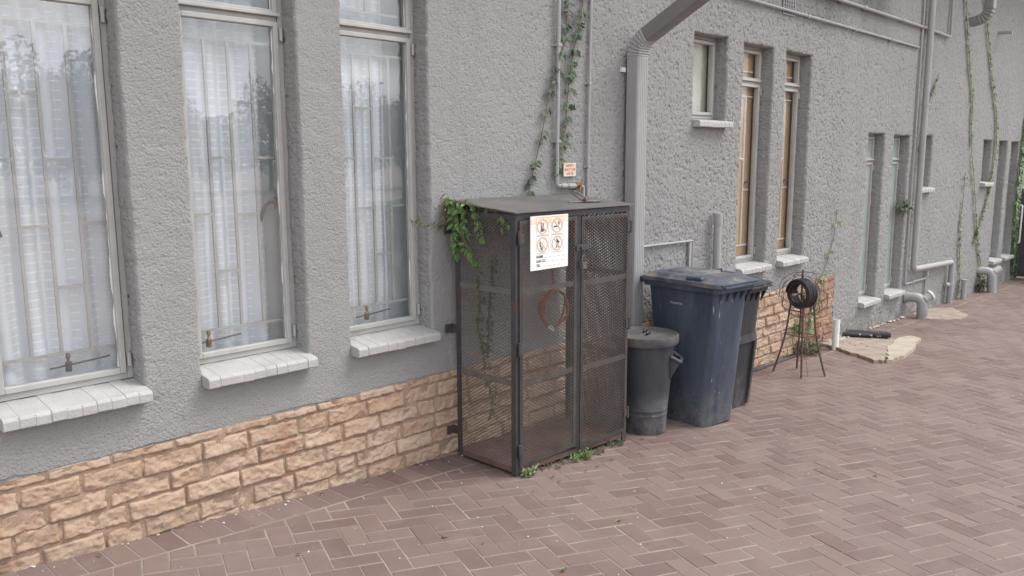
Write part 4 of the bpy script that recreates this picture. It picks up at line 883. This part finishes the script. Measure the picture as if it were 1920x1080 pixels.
# ------------------------------------------------------------------ bins
def rrect(wx, wy, cx, cy, z, rad, n=6):
    out = []
    for (sx, sy, a0) in ((1, 1, 0), (-1, 1, 90), (-1, -1, 180), (1, -1, 270)):
        for k in range(n + 1):
            a = R(a0 + 90 * k / n); out.append((cx + sx * (wx / 2 - rad) + rad * math.cos(a), cy + sy * (wy / 2 - rad) + rad * math.sin(a), z))
    return out
def wheelie(name, label, loc, rz, mat, W_, D_, H_, panel=False, mark=False):
    """local frame: front edge of rim at y=0 facing -y, x from 0..W_, ground z=0"""
    b = thing(name, label, 'wheelie bin', loc, rz)
    cx = W_ / 2
    def ring_(q, extra=0):                 # q 0 bottom .. 1 top
        wx = (W_ - .115) + .015 * q + extra; cxb = cx - .008 - .012 * q; y_f = .115 - .085 * q; y_b = D_ - .16 + .12 * q
        return rrect(wx, y_b - y_f + extra, cxb, (y_f + y_b) / 2, q * (H_ - .02), .042 + .008 * (1 - q))
    mb = MB(); mb.loft([ring_(q) for q in (.0, .012, .15, .4, .7, .93, .98)]); bo = mb.build('body', mat, b, smooth=True)
    mb = MB(); o1 = rrect(W_ - .01, D_ - .02, cx, D_ / 2, H_ - .05, .05); o2 = rrect(W_ - .004, D_ - .012, cx, D_ / 2, H_ - .006, .05)
    mb.loft([rrect(W_ - .075, D_ - .09, cx, D_ / 2, H_ - .05, .04), o1, o2, rrect(W_ - .075, D_ - .09, cx, D_ / 2, H_ - .006, .04)]); mb.build('rim', mat, b, smooth=False)
    for k in range(5):                       # stiffening gussets below the front rim
        mb = MB(); gxp = .07 + (W_ - .14) * k / 4; mb.add([(gxp - .004, .04, H_ - .051), (gxp - .004, .004, H_ - .051), (gxp - .004, .045, H_ - .13), (gxp + .004, .04, H_ - .051), (gxp + .004, .004, H_ - .051), (gxp + .004, .045, H_ - .13)], [(0, 1, 2), (3, 5, 4), (0, 3, 4, 1), (1, 4, 5, 2), (2, 5, 3, 0)]); mb.build('gusset', mat, b)
    # lid
    mb = MB(); zl_ = H_ + .0
    mb.loft([rrect(W_ + .006, D_ + .012, cx, D_ / 2 - .004, zl_ - .014, .05), rrect(W_ + .012, D_ + .018, cx, D_ / 2 - .004, zl_, .055), rrect(W_ + .006, D_ + .010, cx, D_ / 2 - .004, zl_ + .014, .05), rrect(W_ - .05, D_ - .06, cx, D_ / 2, zl_ + .022, .05), rrect(W_ - .075, D_ - .10, cx, D_ / 2 + .005, zl_ + .036, .05), rrect(W_ - .10, D_ - .14, cx, D_ / 2 + .01, zl_ + .041, .05)])
    lm = M['blue_lid'] if mat is M['blue'] else mat; li = mb.build('lid', lm, b, smooth=True)
    mb = MB(); mb.loft([rrect(W_ * .6, D_ * .48, cx + .03, D_ * .60, zl_ + .0405, .06), rrect(W_ * .52, D_ * .42, cx + .03, D_ * .60, zl_ + .052, .05)]); mb.build('lid_panel', lm, li, smooth=True)
    mb = MB(); mb.box(.04, W_ - .04, -.03, -.008, zl_ - .016, zl_ - .002); mb.box(.02, W_ - .02, -.018, -.006, zl_ + .002, zl_ + .012); mb.build('lid_lip', mat, li, bevel=.003)
    for sx in (0, 1):                        # grips on the lid edges
        mb = MB(); xx = .012 if sx == 0 else W_ - .012; sg = 1 if sx == 0 else -1
        mb.box(min(xx, xx + sg * .075), max(xx, xx + sg * .075), D_ * .22, D_ * .22 + .13, zl_ + .016, zl_ + .044); mb.build('lid_grip', mat, li, bevel=.012, seg=3)
    # rear handle and hinge, axle and wheels
    mb = MB(); mb.tube([(.05, D_ + .055, H_ - .02), (W_ - .05, D_ + .055, H_ - .02)], .014, 10)
    for xx in (.06, cx, W_ - .06): mb.bar((xx, D_ - .03, H_ - .03), (xx, D_ + .055, H_ - .02), .03, .035)
    mb.build('rear_handle', mat, b, smooth=True)
    mb = MB(); mb.tube([(.04, D_ - .12, .1), (W_ - .04, D_ - .12, .1)], .012, 8); mb.build('axle', M['iron'], b, smooth=True)
    for xx in (.035, W_ - .035):
        mb = MB(); mb.tube([(xx - .02, D_ - .10, .101), (xx + .02, D_ - .10, .101)], .1, 24); mb.build('wheel', M['rubber'], b, smooth=True, bevel=.008)
    if panel:
        mb = MB(); pw = W_ * .58
        def yy(z): q = z / (H_ - .02); return .115 - .085 * q
        for x0_, x1_ in ((cx - pw / 2, cx - pw / 2 + .025), (cx + pw / 2 - .025, cx + pw / 2)): mb.add([(x0_, yy(.02) - .02, .02), (x1_, yy(.02) - .02, .02), (x1_, yy(.5) - .02, .5), (x0_, yy(.5) - .02, .5), (x0_, yy(.02) + .01, .02), (x1_, yy(.02) + .01, .02), (x1_, yy(.5) + .01, .5), (x0_, yy(.5) + .01, .5)], [(0, 1, 2, 3), (0, 3, 7, 4), (1, 5, 6, 2), (3, 2, 6, 7)])
        z0_, z1_ = .5005, .56; xa, xb = cx - pw / 2, cx + pw / 2
        mb.add([(xa, yy(z0_) - .02, z0_), (xb, yy(z0_) - .02, z0_), (xb, yy(z1_) - .004, z1_), (xa, yy(z1_) - .004, z1_), (xa, yy(z0_) + .01, z0_), (xb, yy(z0_) + .01, z0_)], [(0, 1, 2, 3), (0, 4, 5, 1)])
        mb.build('front_panel', mat, b)
        mb = MB(); hx = W_ * .55; mb.tube(fillet([(hx - .05, D_ * .55, zl_ + .03), (hx - .05, D_ * .55, zl_ + .085), (hx + .05, D_ * .55, zl_ + .085), (hx + .05, D_ * .55, zl_ + .03)], .012, 4), .006, 8); mb.build('lid_handle', M['rubber'], li, smooth=True)
    return b, bo
bb, bo = wheelie('wheelie_bin', 'large scuffed blue wheelie bin with closed lid behind the round can', (4.63, -.80, -.102), R(-6), M['blue'], .445, .655, .965)
q = .86; xl = .2225 - .008 - .012 * q - (.445 - .115 + .015 * q) / 2 - .0015
text('THORNTIN', .021, 'moulded_lettering', pm('worn_print', (.42, .43, .46), rough=.6), bb, Matrix.Translation((xl - .0006, .36, q * .945)) @ Matrix.Rotation(R(-90), 4, 'Z') @ Matrix.Rotation(R(86), 4, 'X'))
for yy_ in (.24, .47): mb = MB(); mb.box(xl - .004, xl + .006, yy_ - .006, yy_ + .006, .78, .885); mb.build('side_rib', M['blue'], bb, bevel=.003)
db, _ = wheelie('wheelie_bin', 'charcoal wheelie bin with recessed front panel behind the blue bin', (5.115, -.675, -.135), R(-3), M['dark'], .44, .60, .915, panel=True)

# round can
cn = thing('dustbin', 'round charcoal plastic dustbin with dusty lid beside the mesh cage', 'dustbin', (4.365, -.435, -.088))
def circ(r, z, n=48, sx=1): return [(4.365 + r * math.cos(2 * math.pi * k / n), -.435 + r * math.sin(2 * math.pi * k / n), -.088 + z) for k in range(n)]
mb = MB(); mb.loft([circ(r, z) for r, z in ((.135, 0), (.147, .006), (.150, .12), (.1515, .121), (.1525, .128), (.151, .13), (.153, .155), (.1545, .156), (.1555, .163), (.154, .165), (.165, .30), (.178, .47), (.186, .575), (.194, .578), (.195, .60), (.18, .60))]); mb.build('body', M['can'], cn, smooth=True)
mb = MB(); mb.loft([circ(r, z) for r, z in ((.19, .592), (.211, .592), (.215, .60), (.215, .640), (.212, .647), (.203, .649), (.194, .643), (.10, .645), (.02, .646))]); ld = mb.build('lid', M['can_lid'], cn, smooth=True)
for sx, sy in ((-.055, -.05), (.0, .01)): mb = MB(); mb.tube([(4.365 + sx, -.435 + sy, .566), (4.365 + sx + .02, -.435 + sy + .008, .574), (4.365 + sx + .04, -.435 + sy, .568)], [.008, .011, .007], 8); mb.build('handle_stub', M['rubber'], ld, smooth=True)
for s_, ang in ((0, R(-60)), (1, R(120))):
    mb = MB(); ux = Vector((math.cos(ang), math.sin(ang), 0)); vx_ = Vector((-math.sin(ang), math.cos(ang), 0)); c0 = Vector((4.365, -.435, -.088))
    def PP(r, v_, z): return c0 + ux * r + vx_ * v_ + Vector((0, 0, z))
    mb.tube(fillet([PP(.165, -.075, .515), PP(.230, -.058, .478), PP(.230, .058, .478), PP(.165, .075, .515)], .025, 5), .013, 10)
    for v_ in (-.06, .06): mb.add([PP(.17, v_, .50), PP(.225, v_ * .9, .470), PP(.168, v_ * .8, .36), PP(.17, v_ * .86, .50), PP(.225, v_ * .77, .470), PP(.168, v_ * .68, .36)], [(0, 1, 2), (3, 5, 4), (0, 3, 4, 1), (1, 4, 5, 2)])
    mb.add([PP(.222, -.05, .47), PP(.222, .05, .47), PP(.168, .04, .37), PP(.168, -.04, .37)], [(0, 1, 2, 3)])
    mb.build('handle', M['can'], cn, smooth=True)

# ------------------------------------------------------------------ hose stand
hs = thing('hose_stand', 'rusty four-legged iron stand holding a coil of black hose', 'stand', (6.74, -.385, -.187))
FE = [(6.672, -.198), (6.903, -.293), (6.606, -.472), (6.815, -.575)]; C_ = (6.735, -.39)
mb_r = M['iron']; rustiron = pm('rusty_iron', (.085, .062, .052), (.14, .09, .07), rough=.8, scale=30)
tops = []
for k, (fx, fy) in enumerate(FE):
    tx, ty = C_[0] + (fx - C_[0]) * .42, C_[1] + (fy - C_[1]) * .42; tops.append((tx, ty))
    mb = MB(); kx, ky = fx + (fx - C_[0]) * .06, fy + (fy - C_[1]) * .06
    mb.tube(catmull([(kx, ky, float(gz(kx)) + .006), (fx - (fx - C_[0]) * .10, fy - (fy - C_[1]) * .10, -.07), (C_[0] + (fx - C_[0]) * .62, C_[1] + (fy - C_[1]) * .62, .17), (tx, ty, .52)], 5), .0092, 8); mb.build('leg', rustiron, hs, smooth=True)
def legpt(k, z):
    q = (z + .07) / .59; s = .9 + (.42 - .9) * q; return Vector((C_[0] + (FE[k][0] - C_[0]) * s, C_[1] + (FE[k][1] - C_[1]) * s, z))
for z, prs in ((.165, ((0, 1), (2, 3), (0, 2), (1, 3))), (.375, ((0, 2),))):
    for a, b in prs: mb = MB(); mb.bar(legpt(a, z), legpt(b, z), .018, .006, (0, 0, 1)); mb.build('cross_bar', rustiron, hs)
mb = MB(); mb.tube([(6.50, -.40, .535), (6.70, -.39, .527), (6.92, -.385, .52)], .012, 8); mb.build('spindle', rustiron, hs, smooth=True)
mb = MB(); mb.tube([(6.78, -.36, .5), (6.78, -.36, .72)], .009, 8); mb.tube([(6.97, -.36, .33), (6.99, -.36, .47)], .011, 8); mb.build('hook_post', rustiron, hs, smooth=True)
pts = []; turns = 6
for lay in range(3):
    for k in range(turns * 24 + 1):
        a = 2 * math.pi * k / 24; rr_ = .092 + lay * .0135 + .002 * math.sin(k * .37 + lay); xx = (k / (turns * 24) if lay % 2 == 0 else 1 - k / (turns * 24)) * .105
        q_ = Vector((6.715, -.39, .527)) + Vector((.966, -.259, 0)) * (xx - .0525) + Vector((.259, .966, 0)) * (rr_ * math.cos(a)) + Vector((0, 0, rr_ * math.sin(a))); pts.append(tuple(q_))
mb = MB(); mb.tube(pts, .0092, 7); hc_ = mb.build('hose_coil', M['rubber'], None, True, org=Vector((6.71, -.39, .42))); tag(hc_, 'thick coil of black hose wound on the rusty stand', 'hose')
mb = MB()
for w_ in range(4):
    P_ = []; n = 13
    for k in range(n):
        a = 2 * math.pi * k / (n - 1) * (1 if w_ % 2 else .97) + w_ * .5; r_ = .155 + .055 * rnd.random(); P_.append((6.72 + rnd.uniform(-.08, .08), -.385 + r_ * math.cos(a), .51 + r_ * .98 * math.sin(a)))
    mb.tube(catmull(P_, 5), .0024, 5)
mb.tube(catmull([(6.63, -.5, .36), (6.62, -.5, .2), (6.63, -.49, .05), (6.60, -.52, -.08), (6.61, -.53, -.16)], 4), .0022, 5)
wt = mb.build('wire_tangle', rustiron, None, True, org=Vector((6.72, -.385, .3))); tag(wt, 'loose tangle of thin rusty wire looped round the hose stand', 'wire')
# two cables lying along the wall foot
mb = MB()
for k in range(2): mb.tube(catmull([(5.3 + q * .45, -.05 - k * .022 - .008 * math.sin(q * 2.1 + k), float(gz(5.3 + q * .45)) + .008) for q in range(6)], 4), .007, 6)
o = mb.build('ground_cable', M['rubber'], None, True, org=Vector((6.4, -.06, -.18))); tag(o, 'pair of dark cables lying along the brick wall foot', 'cable')

# ------------------------------------------------------------------ cement patches, white pipe, black pipe piece
M['slab_pale'] = pm('pale_cement', (.44, .385, .31), (.36, .30, .235), rough=.9, scale=7, bs=.6, bscale=50)
def patch(name, label, poly, th, seed, mt='slab'):
    mb = MB(); rs = random.Random(seed); P_ = []
    for i in range(len(poly)):
        a, b = poly[i], poly[(i + 1) % len(poly)]
        for k in range(7):
            q = k / 7; j = .022 if 0 < k else .008; P_.append((a[0] + (b[0] - a[0]) * q + rs.uniform(-j, j), a[1] + (b[1] - a[1]) * q + rs.uniform(-j, j)))
    mb.prism(P_, lambda x: float(gz(x)) - .01, lambda x: float(gz(x)) + th); o = mb.build(name, M[mt], None, bevel=.006, org=Vector((poly[0][0], poly[0][1], float(gz(poly[0][0]))))); return tag(o, label, 'cement patch')
patch('cement_slab', 'cracked tan cement slab under the black pipe piece', [(7.62, -.70), (7.72, -.765), (8.30, -.56), (8.72, -.5), (8.86, -.02), (8.0, -.02), (7.85, -.30)][::1], .03, 1)
patch('cement_slab', 'long pale broken cement strip along the slab front edge', [(7.70, -.80), (8.1, -.82), (8.95, -.66), (9.02, -.53), (8.73, -.502), (8.30, -.562), (7.74, -.772)], .034, 2, 'slab_pale')
patch('cement_patch', 'flat tan cement patch beside the fat waste bend', [(10.38, -.30), (10.62, -.57), (11.06, -.52), (11.45, -.22), (11.15, -.03), (10.6, -.03)], .008, 3)
wpv = thing('upright_pvc_pipe', 'white plastic pipe standing upright at the end of the brick plinth', 'pipe', (7.93, -.20, -.2))
mb = MB(); mb.tube([(7.93, -.20, -.21), (7.935, -.20, .098)], .031, 18, caps=False); mb.tube([(7.935, -.2, .0975), (7.93, -.2, -.1)], .0265, 18, caps=False); mb.add([(7.935 + .031 * math.cos(a), -.2 + .031 * math.sin(a), .098) for a in np.linspace(0, 2 * math.pi, 18, endpoint=False)] + [(7.935 + .0265 * math.cos(a), -.2 + .0265 * math.sin(a), .098) for a in np.linspace(0, 2 * math.pi, 18, endpoint=False)], [(k, (k + 1) % 18, 18 + (k + 1) % 18, 18 + k) for k in range(18)])
mb.build('pipe', M['white_pvc'], wpv, smooth=True)
bp = thing('black_pipe_offcut', 'black paint-spattered pipe offcut lying on the cement slab', 'pipe', (8.62, -.22, -.18))
spat = pm('spattered_black', (.022, .022, .024), (.035, .035, .036), rough=.45, stain=(.55, .54, .52), sscale=26, slo=.63, shi=.66)
mb = MB(); mb.tube([(8.52, -.06, -.142), (8.69, -.40, -.145)], .035, 16); mb.build('pipe', spat, bp, smooth=True)
mb = MB(); mb.tube([(8.69, -.40, -.145), (8.6995, -.419, -.1451)], .037, 16); mb.tube([(8.6995, -.419, -.1451), (8.712, -.444, -.1453)], .028, 12); mb.build('socket', M['rubber'], bp, smooth=True)
bq = MB(); bq.tube([(8.46, -.05, -.15), (8.60, -.30, -.152)], .022, 12); o = bq.build('thin_pipe_offcut', spat, None, True, org=Vector((8.5, -.1, -.17))); tag(o, 'thinner black offcut lying against the spattered pipe', 'pipe')
# rubble
rb = MB(); rs = random.Random(5)
def stone(x, y, z, r):
    vs = []; n = 7
    for a in range(4):
        for k in range(n): th_ = 2 * math.pi * k / n; q = math.sin(math.pi * (a + .6) / 4.2); vs.append((x + r * q * math.cos(th_) * rs.uniform(.7, 1.2), y + r * q * math.sin(th_) * rs.uniform(.7, 1.2), z + r * .55 * (1 - math.cos(math.pi * (a + .3) / 4)) * rs.uniform(.8, 1.1)))
    rb.loft([vs[a * n:(a + 1) * n] for a in range(4)])
for k in range(60): x = rs.uniform(8.1, 8.6); stone(x, rs.uniform(-.12, -.02) , float(gz(x)) + .022, rs.uniform(.008, .022))
for k in range(30): x = rs.uniform(8.6, 10.3); stone(x, rs.uniform(-.05, -.01), float(gz(x)), rs.uniform(.008, .025))
for k in range(420): x = rs.uniform(.8, 15); stone(x, -rs.random() ** 2 * .09 - .010, float(gz(x)) - .001, .0025 + .008 * rs.random() ** 3)
for k in range(160): x = rs.uniform(1, 14); stone(x, rs.uniform(-3.5, -.1), float(gz(x)) - .001, rs.uniform(.002, .006))
o = rb.build('rubble', pm('grit', (.34, .29, .24), (.6, .57, .52), rough=.9, scale=7)); o['kind'] = 'stuff'
sr = MB()
for x, y, r_ in ((9.05, -.62, .05), (8.78, -.22, .05)):
    rb = sr; stone(x, y, float(gz(x)), r_)
pt_ = MB()
# ------------------------------------------------------------------ plants
def leaf(mb, pos, d, n, ln, wd, fold=.25, lobes=False):
    """a pointed leaf from pos along d; n is its facing"""
    d = Vector(d).normalized(); n = Vector(n); n = (n - d * n.dot(d)).normalized(); s = d.cross(n)
    pos = Vector(pos)
    if lobes: prof = ((0, .12), (.12, .75), (.32, .55), (.45, .98), (.62, .5), (.8, .28), (1, 0))
    else: prof = ((0, .06), (.2, .7), (.42, 1), (.68, .72), (1, 0))
    mid = []; lft = []; rgt = []
    for q, w_ in prof:
        c0 = pos + d * (ln * q) - n * (ln * .25 * q * q); mid.append(c0); lft.append(c0 + s * (wd * w_ / 2) + n * (wd * w_ * fold / 2)); rgt.append(c0 - s * (wd * w_ / 2) + n * (wd * w_ * fold / 2))
    k = len(prof); vs = mid + lft + rgt; fs = []
    for i in range(k - 1): fs += [(i, i + 1, k + i + 1, k + i), (i, 2 * k + i, 2 * k + i + 1, i + 1)]
    mb.add(vs, fs)
rv = random.Random(11)
def rvec(s=1): return Vector((rv.gauss(0, s), rv.gauss(0, s), rv.gauss(0, s)))
def vine(label, pts, spacing, size, mat, per=3, name='wall_vine', group=None, dens=None, jit=.012, stem_r=.003, yw=-.006):
    root = thing(name, label, 'vine', tuple(pts[0] if pts[0][2] < pts[-1][2] else pts[-1]), 0, group); P_ = catmull([(x + rv.gauss(0, .006), y, z) for x, y, z in pts], 8)
    mb = MB(); mb.tube(P_, stem_r, 5); mb.build('stem', M['stem'], root, smooth=True)
    mb = MB(); acc = 0; tot = sum((b - a).length for a, b in zip(P_[:-1], P_[1:])); run = 0
    for a, b in zip(P_[:-1], P_[1:]):
        sgl = (b - a).length; acc += sgl; run += sgl
        dd = dens(run / tot) if dens else 1
        while acc > spacing:
            acc -= spacing
            if rv.random() > dd: continue
            for q in range(per):
                sg = 1 if q % 2 else -1; d = Vector((sg * rv.uniform(.3, 1.), -rv.uniform(.15, .6), -rv.uniform(.1, .9)))
                leaf(mb, Vector(a) + Vector((sg * rv.uniform(0, jit), -rv.uniform(0, .012), rv.gauss(0, .012))), d, Vector((rv.gauss(0, .3), -1, .5 + rv.gauss(0, .3))), size * rv.uniform(.65, 1.15), size * rv.uniform(.6, .95), lobes=size > .03)
    if mb.v: mb.build('leaves', mat, root)
    return root
yv = -.018
vine('dark ivy strand climbing left of the gas pipe', [(3.70, yv, 1.40), (3.715, yv, 1.50), (3.765, yv, 1.66), (3.83, yv, 1.82), (3.89, yv, 2.02), (3.93, yv, 2.15), (4.01, yv - .012, 2.36), (4.045, yv, 2.5), (4.075, yv, 2.66), (4.10, yv, 3.1)], .088, .056, M['ivy'], 4, dens=lambda q: .85, jit=.018)
vine('dark ivy strand climbing between the gas pipe and the conduit', [(3.945, yv, 1.52), (3.965, yv, 1.62), (4.0, yv, 1.74), (4.03, yv, 1.86), (4.06, yv, 2.05), (4.10, yv, 2.26), (4.155, yv, 2.46), (4.20, yv, 2.64), (4.25, yv, 3.1)], .086, .058, M['ivy'], 4, jit=.018)
cv = thing('cage_creeper', 'bright green creeper spilling over the cage top left corner', 'vine', (3.06, -.06, 1.3))
mb = MB(); mst = MB()
strands = [[(3.04, -.03, 1.46), (3.05, -.13, 1.42), (3.045, -.16, 1.34), (3.05, -.15, 1.25), (3.05, -.19, 1.17), (3.05, -.24, 1.13)],
           [(3.05, -.02, 1.455), (3.045, -.07, 1.40), (3.04, -.09, 1.31), (3.045, -.08, 1.22), (3.05, -.10, 1.15)],
           [(3.05, -.05, 1.455), (3.05, -.18, 1.435), (3.05, -.24, 1.38), (3.055, -.27, 1.31), (3.06, -.29, 1.24)],
           [(3.065, -.10, 1.45), (3.065, -.30, 1.42), (3.065, -.40, 1.39), (3.06, -.45, 1.36), (3.06, -.46, 1.33)],
           [(3.06, -.04, 1.44), (3.06, -.07, 1.36), (3.06, -.07, 1.28), (3.06, -.08, 1.21)], [(3.05, -.03, 1.46), (3.04, -.06, 1.44), (3.03, -.12, 1.38), (3.03, -.13, 1.30)]]
for k, s in enumerate(strands):
    P_ = catmull(s, 6); mst.tube(P_, .0022, 5)
    for i_, q in enumerate(P_):
        for _ in range(2 if k in (0, 1) else 1):
            if k == 3 and i_ % 3: continue
            leaf(mb, q + rvec(.009) + Vector((.004, 0, 0)), Vector((-.35 + rv.gauss(0, .35), rv.gauss(0, .6), -.7 + rv.gauss(0, .4))), Vector((-1, -.4 + rv.gauss(0, .4), .5)), rv.uniform(.030, .052), rv.uniform(.015, .024))
mb.build('leaves', M['bright'], cv); mst.build('stems', M['stem'], cv, smooth=True)
mb = MB(); mst = MB(); P_ = catmull([(3.06, -.02, 1.30), (2.98, -.02, 1.315), (2.88, -.02, 1.325), (2.80, -.012, 1.345)], 8); mst.tube(P_, .002, 5)
for q in P_:
    leaf(mb, q, Vector((rv.gauss(0, 1), -.4, rv.gauss(0, 1))), Vector((0, -1, .3)), .03, .011)
sprig = thing('dry_sprig', 'dry brownish vine sprig reaching left from the cage bracket', 'vine', (3.02, -.02, 1.3)); mb.build('leaves', M['dull'], sprig); mst.build('stem', M['stem'], sprig, smooth=True)
mb = MB()
for k in range(60): q = Vector((3.03 + rv.gauss(0, .025), -.02 - abs(rv.gauss(0, .015)), 1.40 + rv.gauss(0, .035))); leaf(mb, q, rvec(), Vector((-.3, -1, .2)), .028, .008)
o = mb.build('dead_tendrils', M['brown'], None, org=Vector((3.03, -.02, 1.37))); tag(o, 'dry brown tendrils on the wall beside the cage top corner', 'vine')
vine('dull vine inside the cage, hanging nearest its back left post', [(3.10, -.22, 1.05), (3.10, -.22, .9), (3.105, -.20, .76), (3.14, -.2, .62), (3.16, -.2, .47), (3.20, -.2, .34), (3.19, -.2, .22)], .03, .034, M['dull'], 3, jit=.01, name='cage_vine')
vine('dull vine inside the cage, hanging nearer its front post', [(3.20, -.24, 1.14), (3.19, -.22, .98), (3.18, -.22, .84), (3.17, -.22, .68), (3.165, -.21, .58)], .03, .034, M['dull'], 3, jit=.01, name='cage_vine')
vine('sparse yellowing vine on the brick end above the hose stand', [(7.72, -.03, -.02), (7.76, -.03, .12), (7.79, -.03, .28), (7.88, -.03, .42), (7.99, yv, .55), (8.10, yv, .72), (8.19, yv, .93), (8.23, yv, 1.15)], .045, .052, M['lime'], 4, dens=lambda q: .95 if q < .45 else .4, jit=.04)
vine('yellow green vine beside the stack pipe and small window', [(10.55, yv, 1.55), (10.52, yv, 1.75), (10.53, yv, 1.92), (10.58, yv, 2.08), (10.66, yv, 2.28), (10.78, yv, 2.45), (10.95, yv, 2.66)], .045, .058, M['lime'], 3, dens=lambda q: .95 - .8 * q, jit=.03)
vine('green vine strand climbing the far wall, left of the far small window', [(13.50, yv, -.22), (13.38, yv, .05), (13.10, yv, .5), (12.85, yv, 1.05), (12.66, yv, 1.42), (12.50, yv, 1.70), (12.40, yv, 2.05), (12.34, yv, 2.4), (12.15, yv, 2.75), (11.95, yv, 3.15), (11.72, yv, 3.62), (11.55, yv, 4.0)], .040, .055, M['lime'], 3, jit=.025, dens=lambda q: 1 if q < .28 else (.45 if q < .5 else .95))
vine('green vine strand crossing the far wall beside the far small window', [(12.95, yv, .45), (13.10, yv, .66), (13.38, yv, 1.05), (13.58, yv, 1.5), (13.63, yv, 1.85), (13.56, yv, 2.1), (13.42, yv, 2.4), (13.15, yv, 2.75), (12.92, yv, 3.1), (12.52, yv, 3.7), (12.40, yv, 4.0)], .040, .055, M['lime'], 3, jit=.025)
vine('short olive vine strand rising from the upright pipe stub', [(12.42, yv, -.2), (12.36, yv, .2), (12.28, yv, .6), (12.26, yv, .9), (12.27, yv, 1.2), (12.30, yv, 1.45)], .045, .058, M['lime'], 3, jit=.03, dens=lambda q: 1 - .6 * q)
vine('dark ivy draped down the far wall by the gate', [(15.20, yv, -.25), (15.15, yv, .1), (15.05, yv, .55), (14.98 + .06, yv, .95), (15.06, yv, 1.35), (15.12, yv, 1.8), (15.2, yv, 2.3), (15.25, yv, 2.8)], .045, .095, M['bright'], 4, jit=.07)
def tuft(name, label, cat, c, n, spread, h, size, mat, group=None, up_=.8):
    root = thing(name, label, cat, c, 0, group); mb = MB(); st2 = mb
    for k in range(n):
        a = rv.uniform(0, 2 * math.pi); r_ = spread * math.sqrt(rv.random()); b0 = Vector((c[0] + r_ * math.cos(a), c[1] + r_ * math.sin(a) * .5, c[2])); lean = Vector((rv.gauss(0, .35), rv.gauss(0, .35), up_)).normalized() * h * rv.uniform(.4, 1)
        mb.mi = 1; mb.tube([b0, b0 + lean * .5, b0 + lean], .0014, 4); mb.mi = 0
        for q in (.3, .6, .8, 1.): leaf(mb, b0 + lean * q, lean.normalized() * .5 + rvec(.6), Vector((rv.gauss(0, .4), -.5, .8)), size * rv.uniform(.6, 1.2), size * .42)
    mb.build('foliage', [mat, M['stem']], root); return root
tuft('fern_clump', 'leafy green plant growing in the reveal of the greenish window', 'plant', (10.08, -.02, 1.0), 16, .11, .2, .06, M['ivy'])
tuft('weed', 'bright green weed tuft under the middle of the cage front', 'weed', (3.57, -.555, -.05), 34, .08, .055, .024, M['bright'])
tuft('weed', 'pale weed sprig at the foot of the cage front left post', 'weed', (3.15, -.545, -.028), 26, .05, .055, .024, M['lime'])
tuft('weed', 'low dark weeds under the left cage door', 'weed', (3.36, -.54, -.04), 30, .11, .03, .015, M['dull'])
tuft('weed', 'small weeds at the cage front right corner', 'weed', (3.94, -.535, -.068), 22, .06, .04, .018, M['ivy'])
tuft('weed', 'small dusty weeds between the right cage door and paving', 'weed', (3.76, -.545, -.06), 22, .07, .035, .016, M['dull'])
tuft('weed_clump', 'straggly green weeds at the wall foot behind the hose stand', 'weed', (7.55, -.10, -.198), 46, .2, .15, .045, M['dull'])
tuft('weed_clump', 'thin green weed against the bricks behind the hose stand', 'weed', (7.42, -.06, .0), 16, .08, .16, .05, M['bright'])
tuft('weed_clump', 'leafy growth at the foot of the far vine strands', 'weed', (13.3, -.06, -.285), 26, .13, .26, .06, M['ivy'])
for k, (x, y) in enumerate(((2.31, -1.93), (2.42, -1.42), (3.01, -1.255))): tuft('sprout', ('tiny sprout in a paving joint, nearest the photo bottom edge', 'tiny sprout in a paving joint near the brick plinth', 'tiny sprout in a paving joint in front of the bins')[k], 'weed', (x, y, float(gz(x)) - .002), 6, .014, .014, .012, M['lime'])
mb = MB(); rl = random.Random(4)
for k in range(70):
    if k < 16: x, y = rl.uniform(2.9, 4.2), rl.uniform(-.75, -.5)
    elif k < 40: x, y = rl.uniform(1., 9), -.03 - abs(rl.gauss(0, .06))
    elif k < 52: x, y = rl.uniform(8.0, 8.9), rl.uniform(-.45, -.05)
    else: x, y = rl.uniform(1.5, 12), rl.uniform(-2.8, -.3)
    a = rl.uniform(0, 6.28); z0 = float(gz(x)) + (.004 if not 8 < x < 8.9 else .033)
    leaf(mb, (x, y, z0 + .004), (math.cos(a), math.sin(a), .08), (rl.gauss(0, .25), rl.gauss(0, .25), 1), rl.uniform(.015, .038), rl.uniform(.007, .016), fold=.5)
o = mb.build('leaf_litter', M['brown']); o['kind'] = 'stuff'
# ------------------------------------------------------------------ trees across the yard, seen mirrored in the panes
mb = MB(); rt_ = random.Random(21)
for k in range(46):
    cx_ = -12 + k * 1.7 + rt_.uniform(-.8, .8); cy_ = -40 + rt_.uniform(-4, 4); H_ = rt_.uniform(4.2, 7.2); W_ = rt_.uniform(1.6, 2.6)
    mb.mi = 1; mb.tube([(cx_, cy_, -.5), (cx_ + .1, cy_, H_ * .5)], [.16, .07], 6); mb.mi = 0
    for q in range(2600):
        u = rvec(1).normalized(); r_ = rt_.random() ** .4; lump = 1 + .3 * math.sin(u.x * 5 + k) * math.cos(u.z * 4 + 2 * k)
        c3 = Vector((cx_ + u.x * W_ * r_ * lump, cy_ + u.y * W_ * r_ * lump, H_ * .55 + u.z * H_ * .45 * r_ * lump)); a_v = rvec(.075); b_v = rvec(.075); mb.add([c3 - a_v, c3 + b_v, c3 + a_v, c3 - b_v], [(0, 1, 2, 3)])
o = mb.build('treeline', [M['wood'], M['bark']]); o['kind'] = 'stuff'
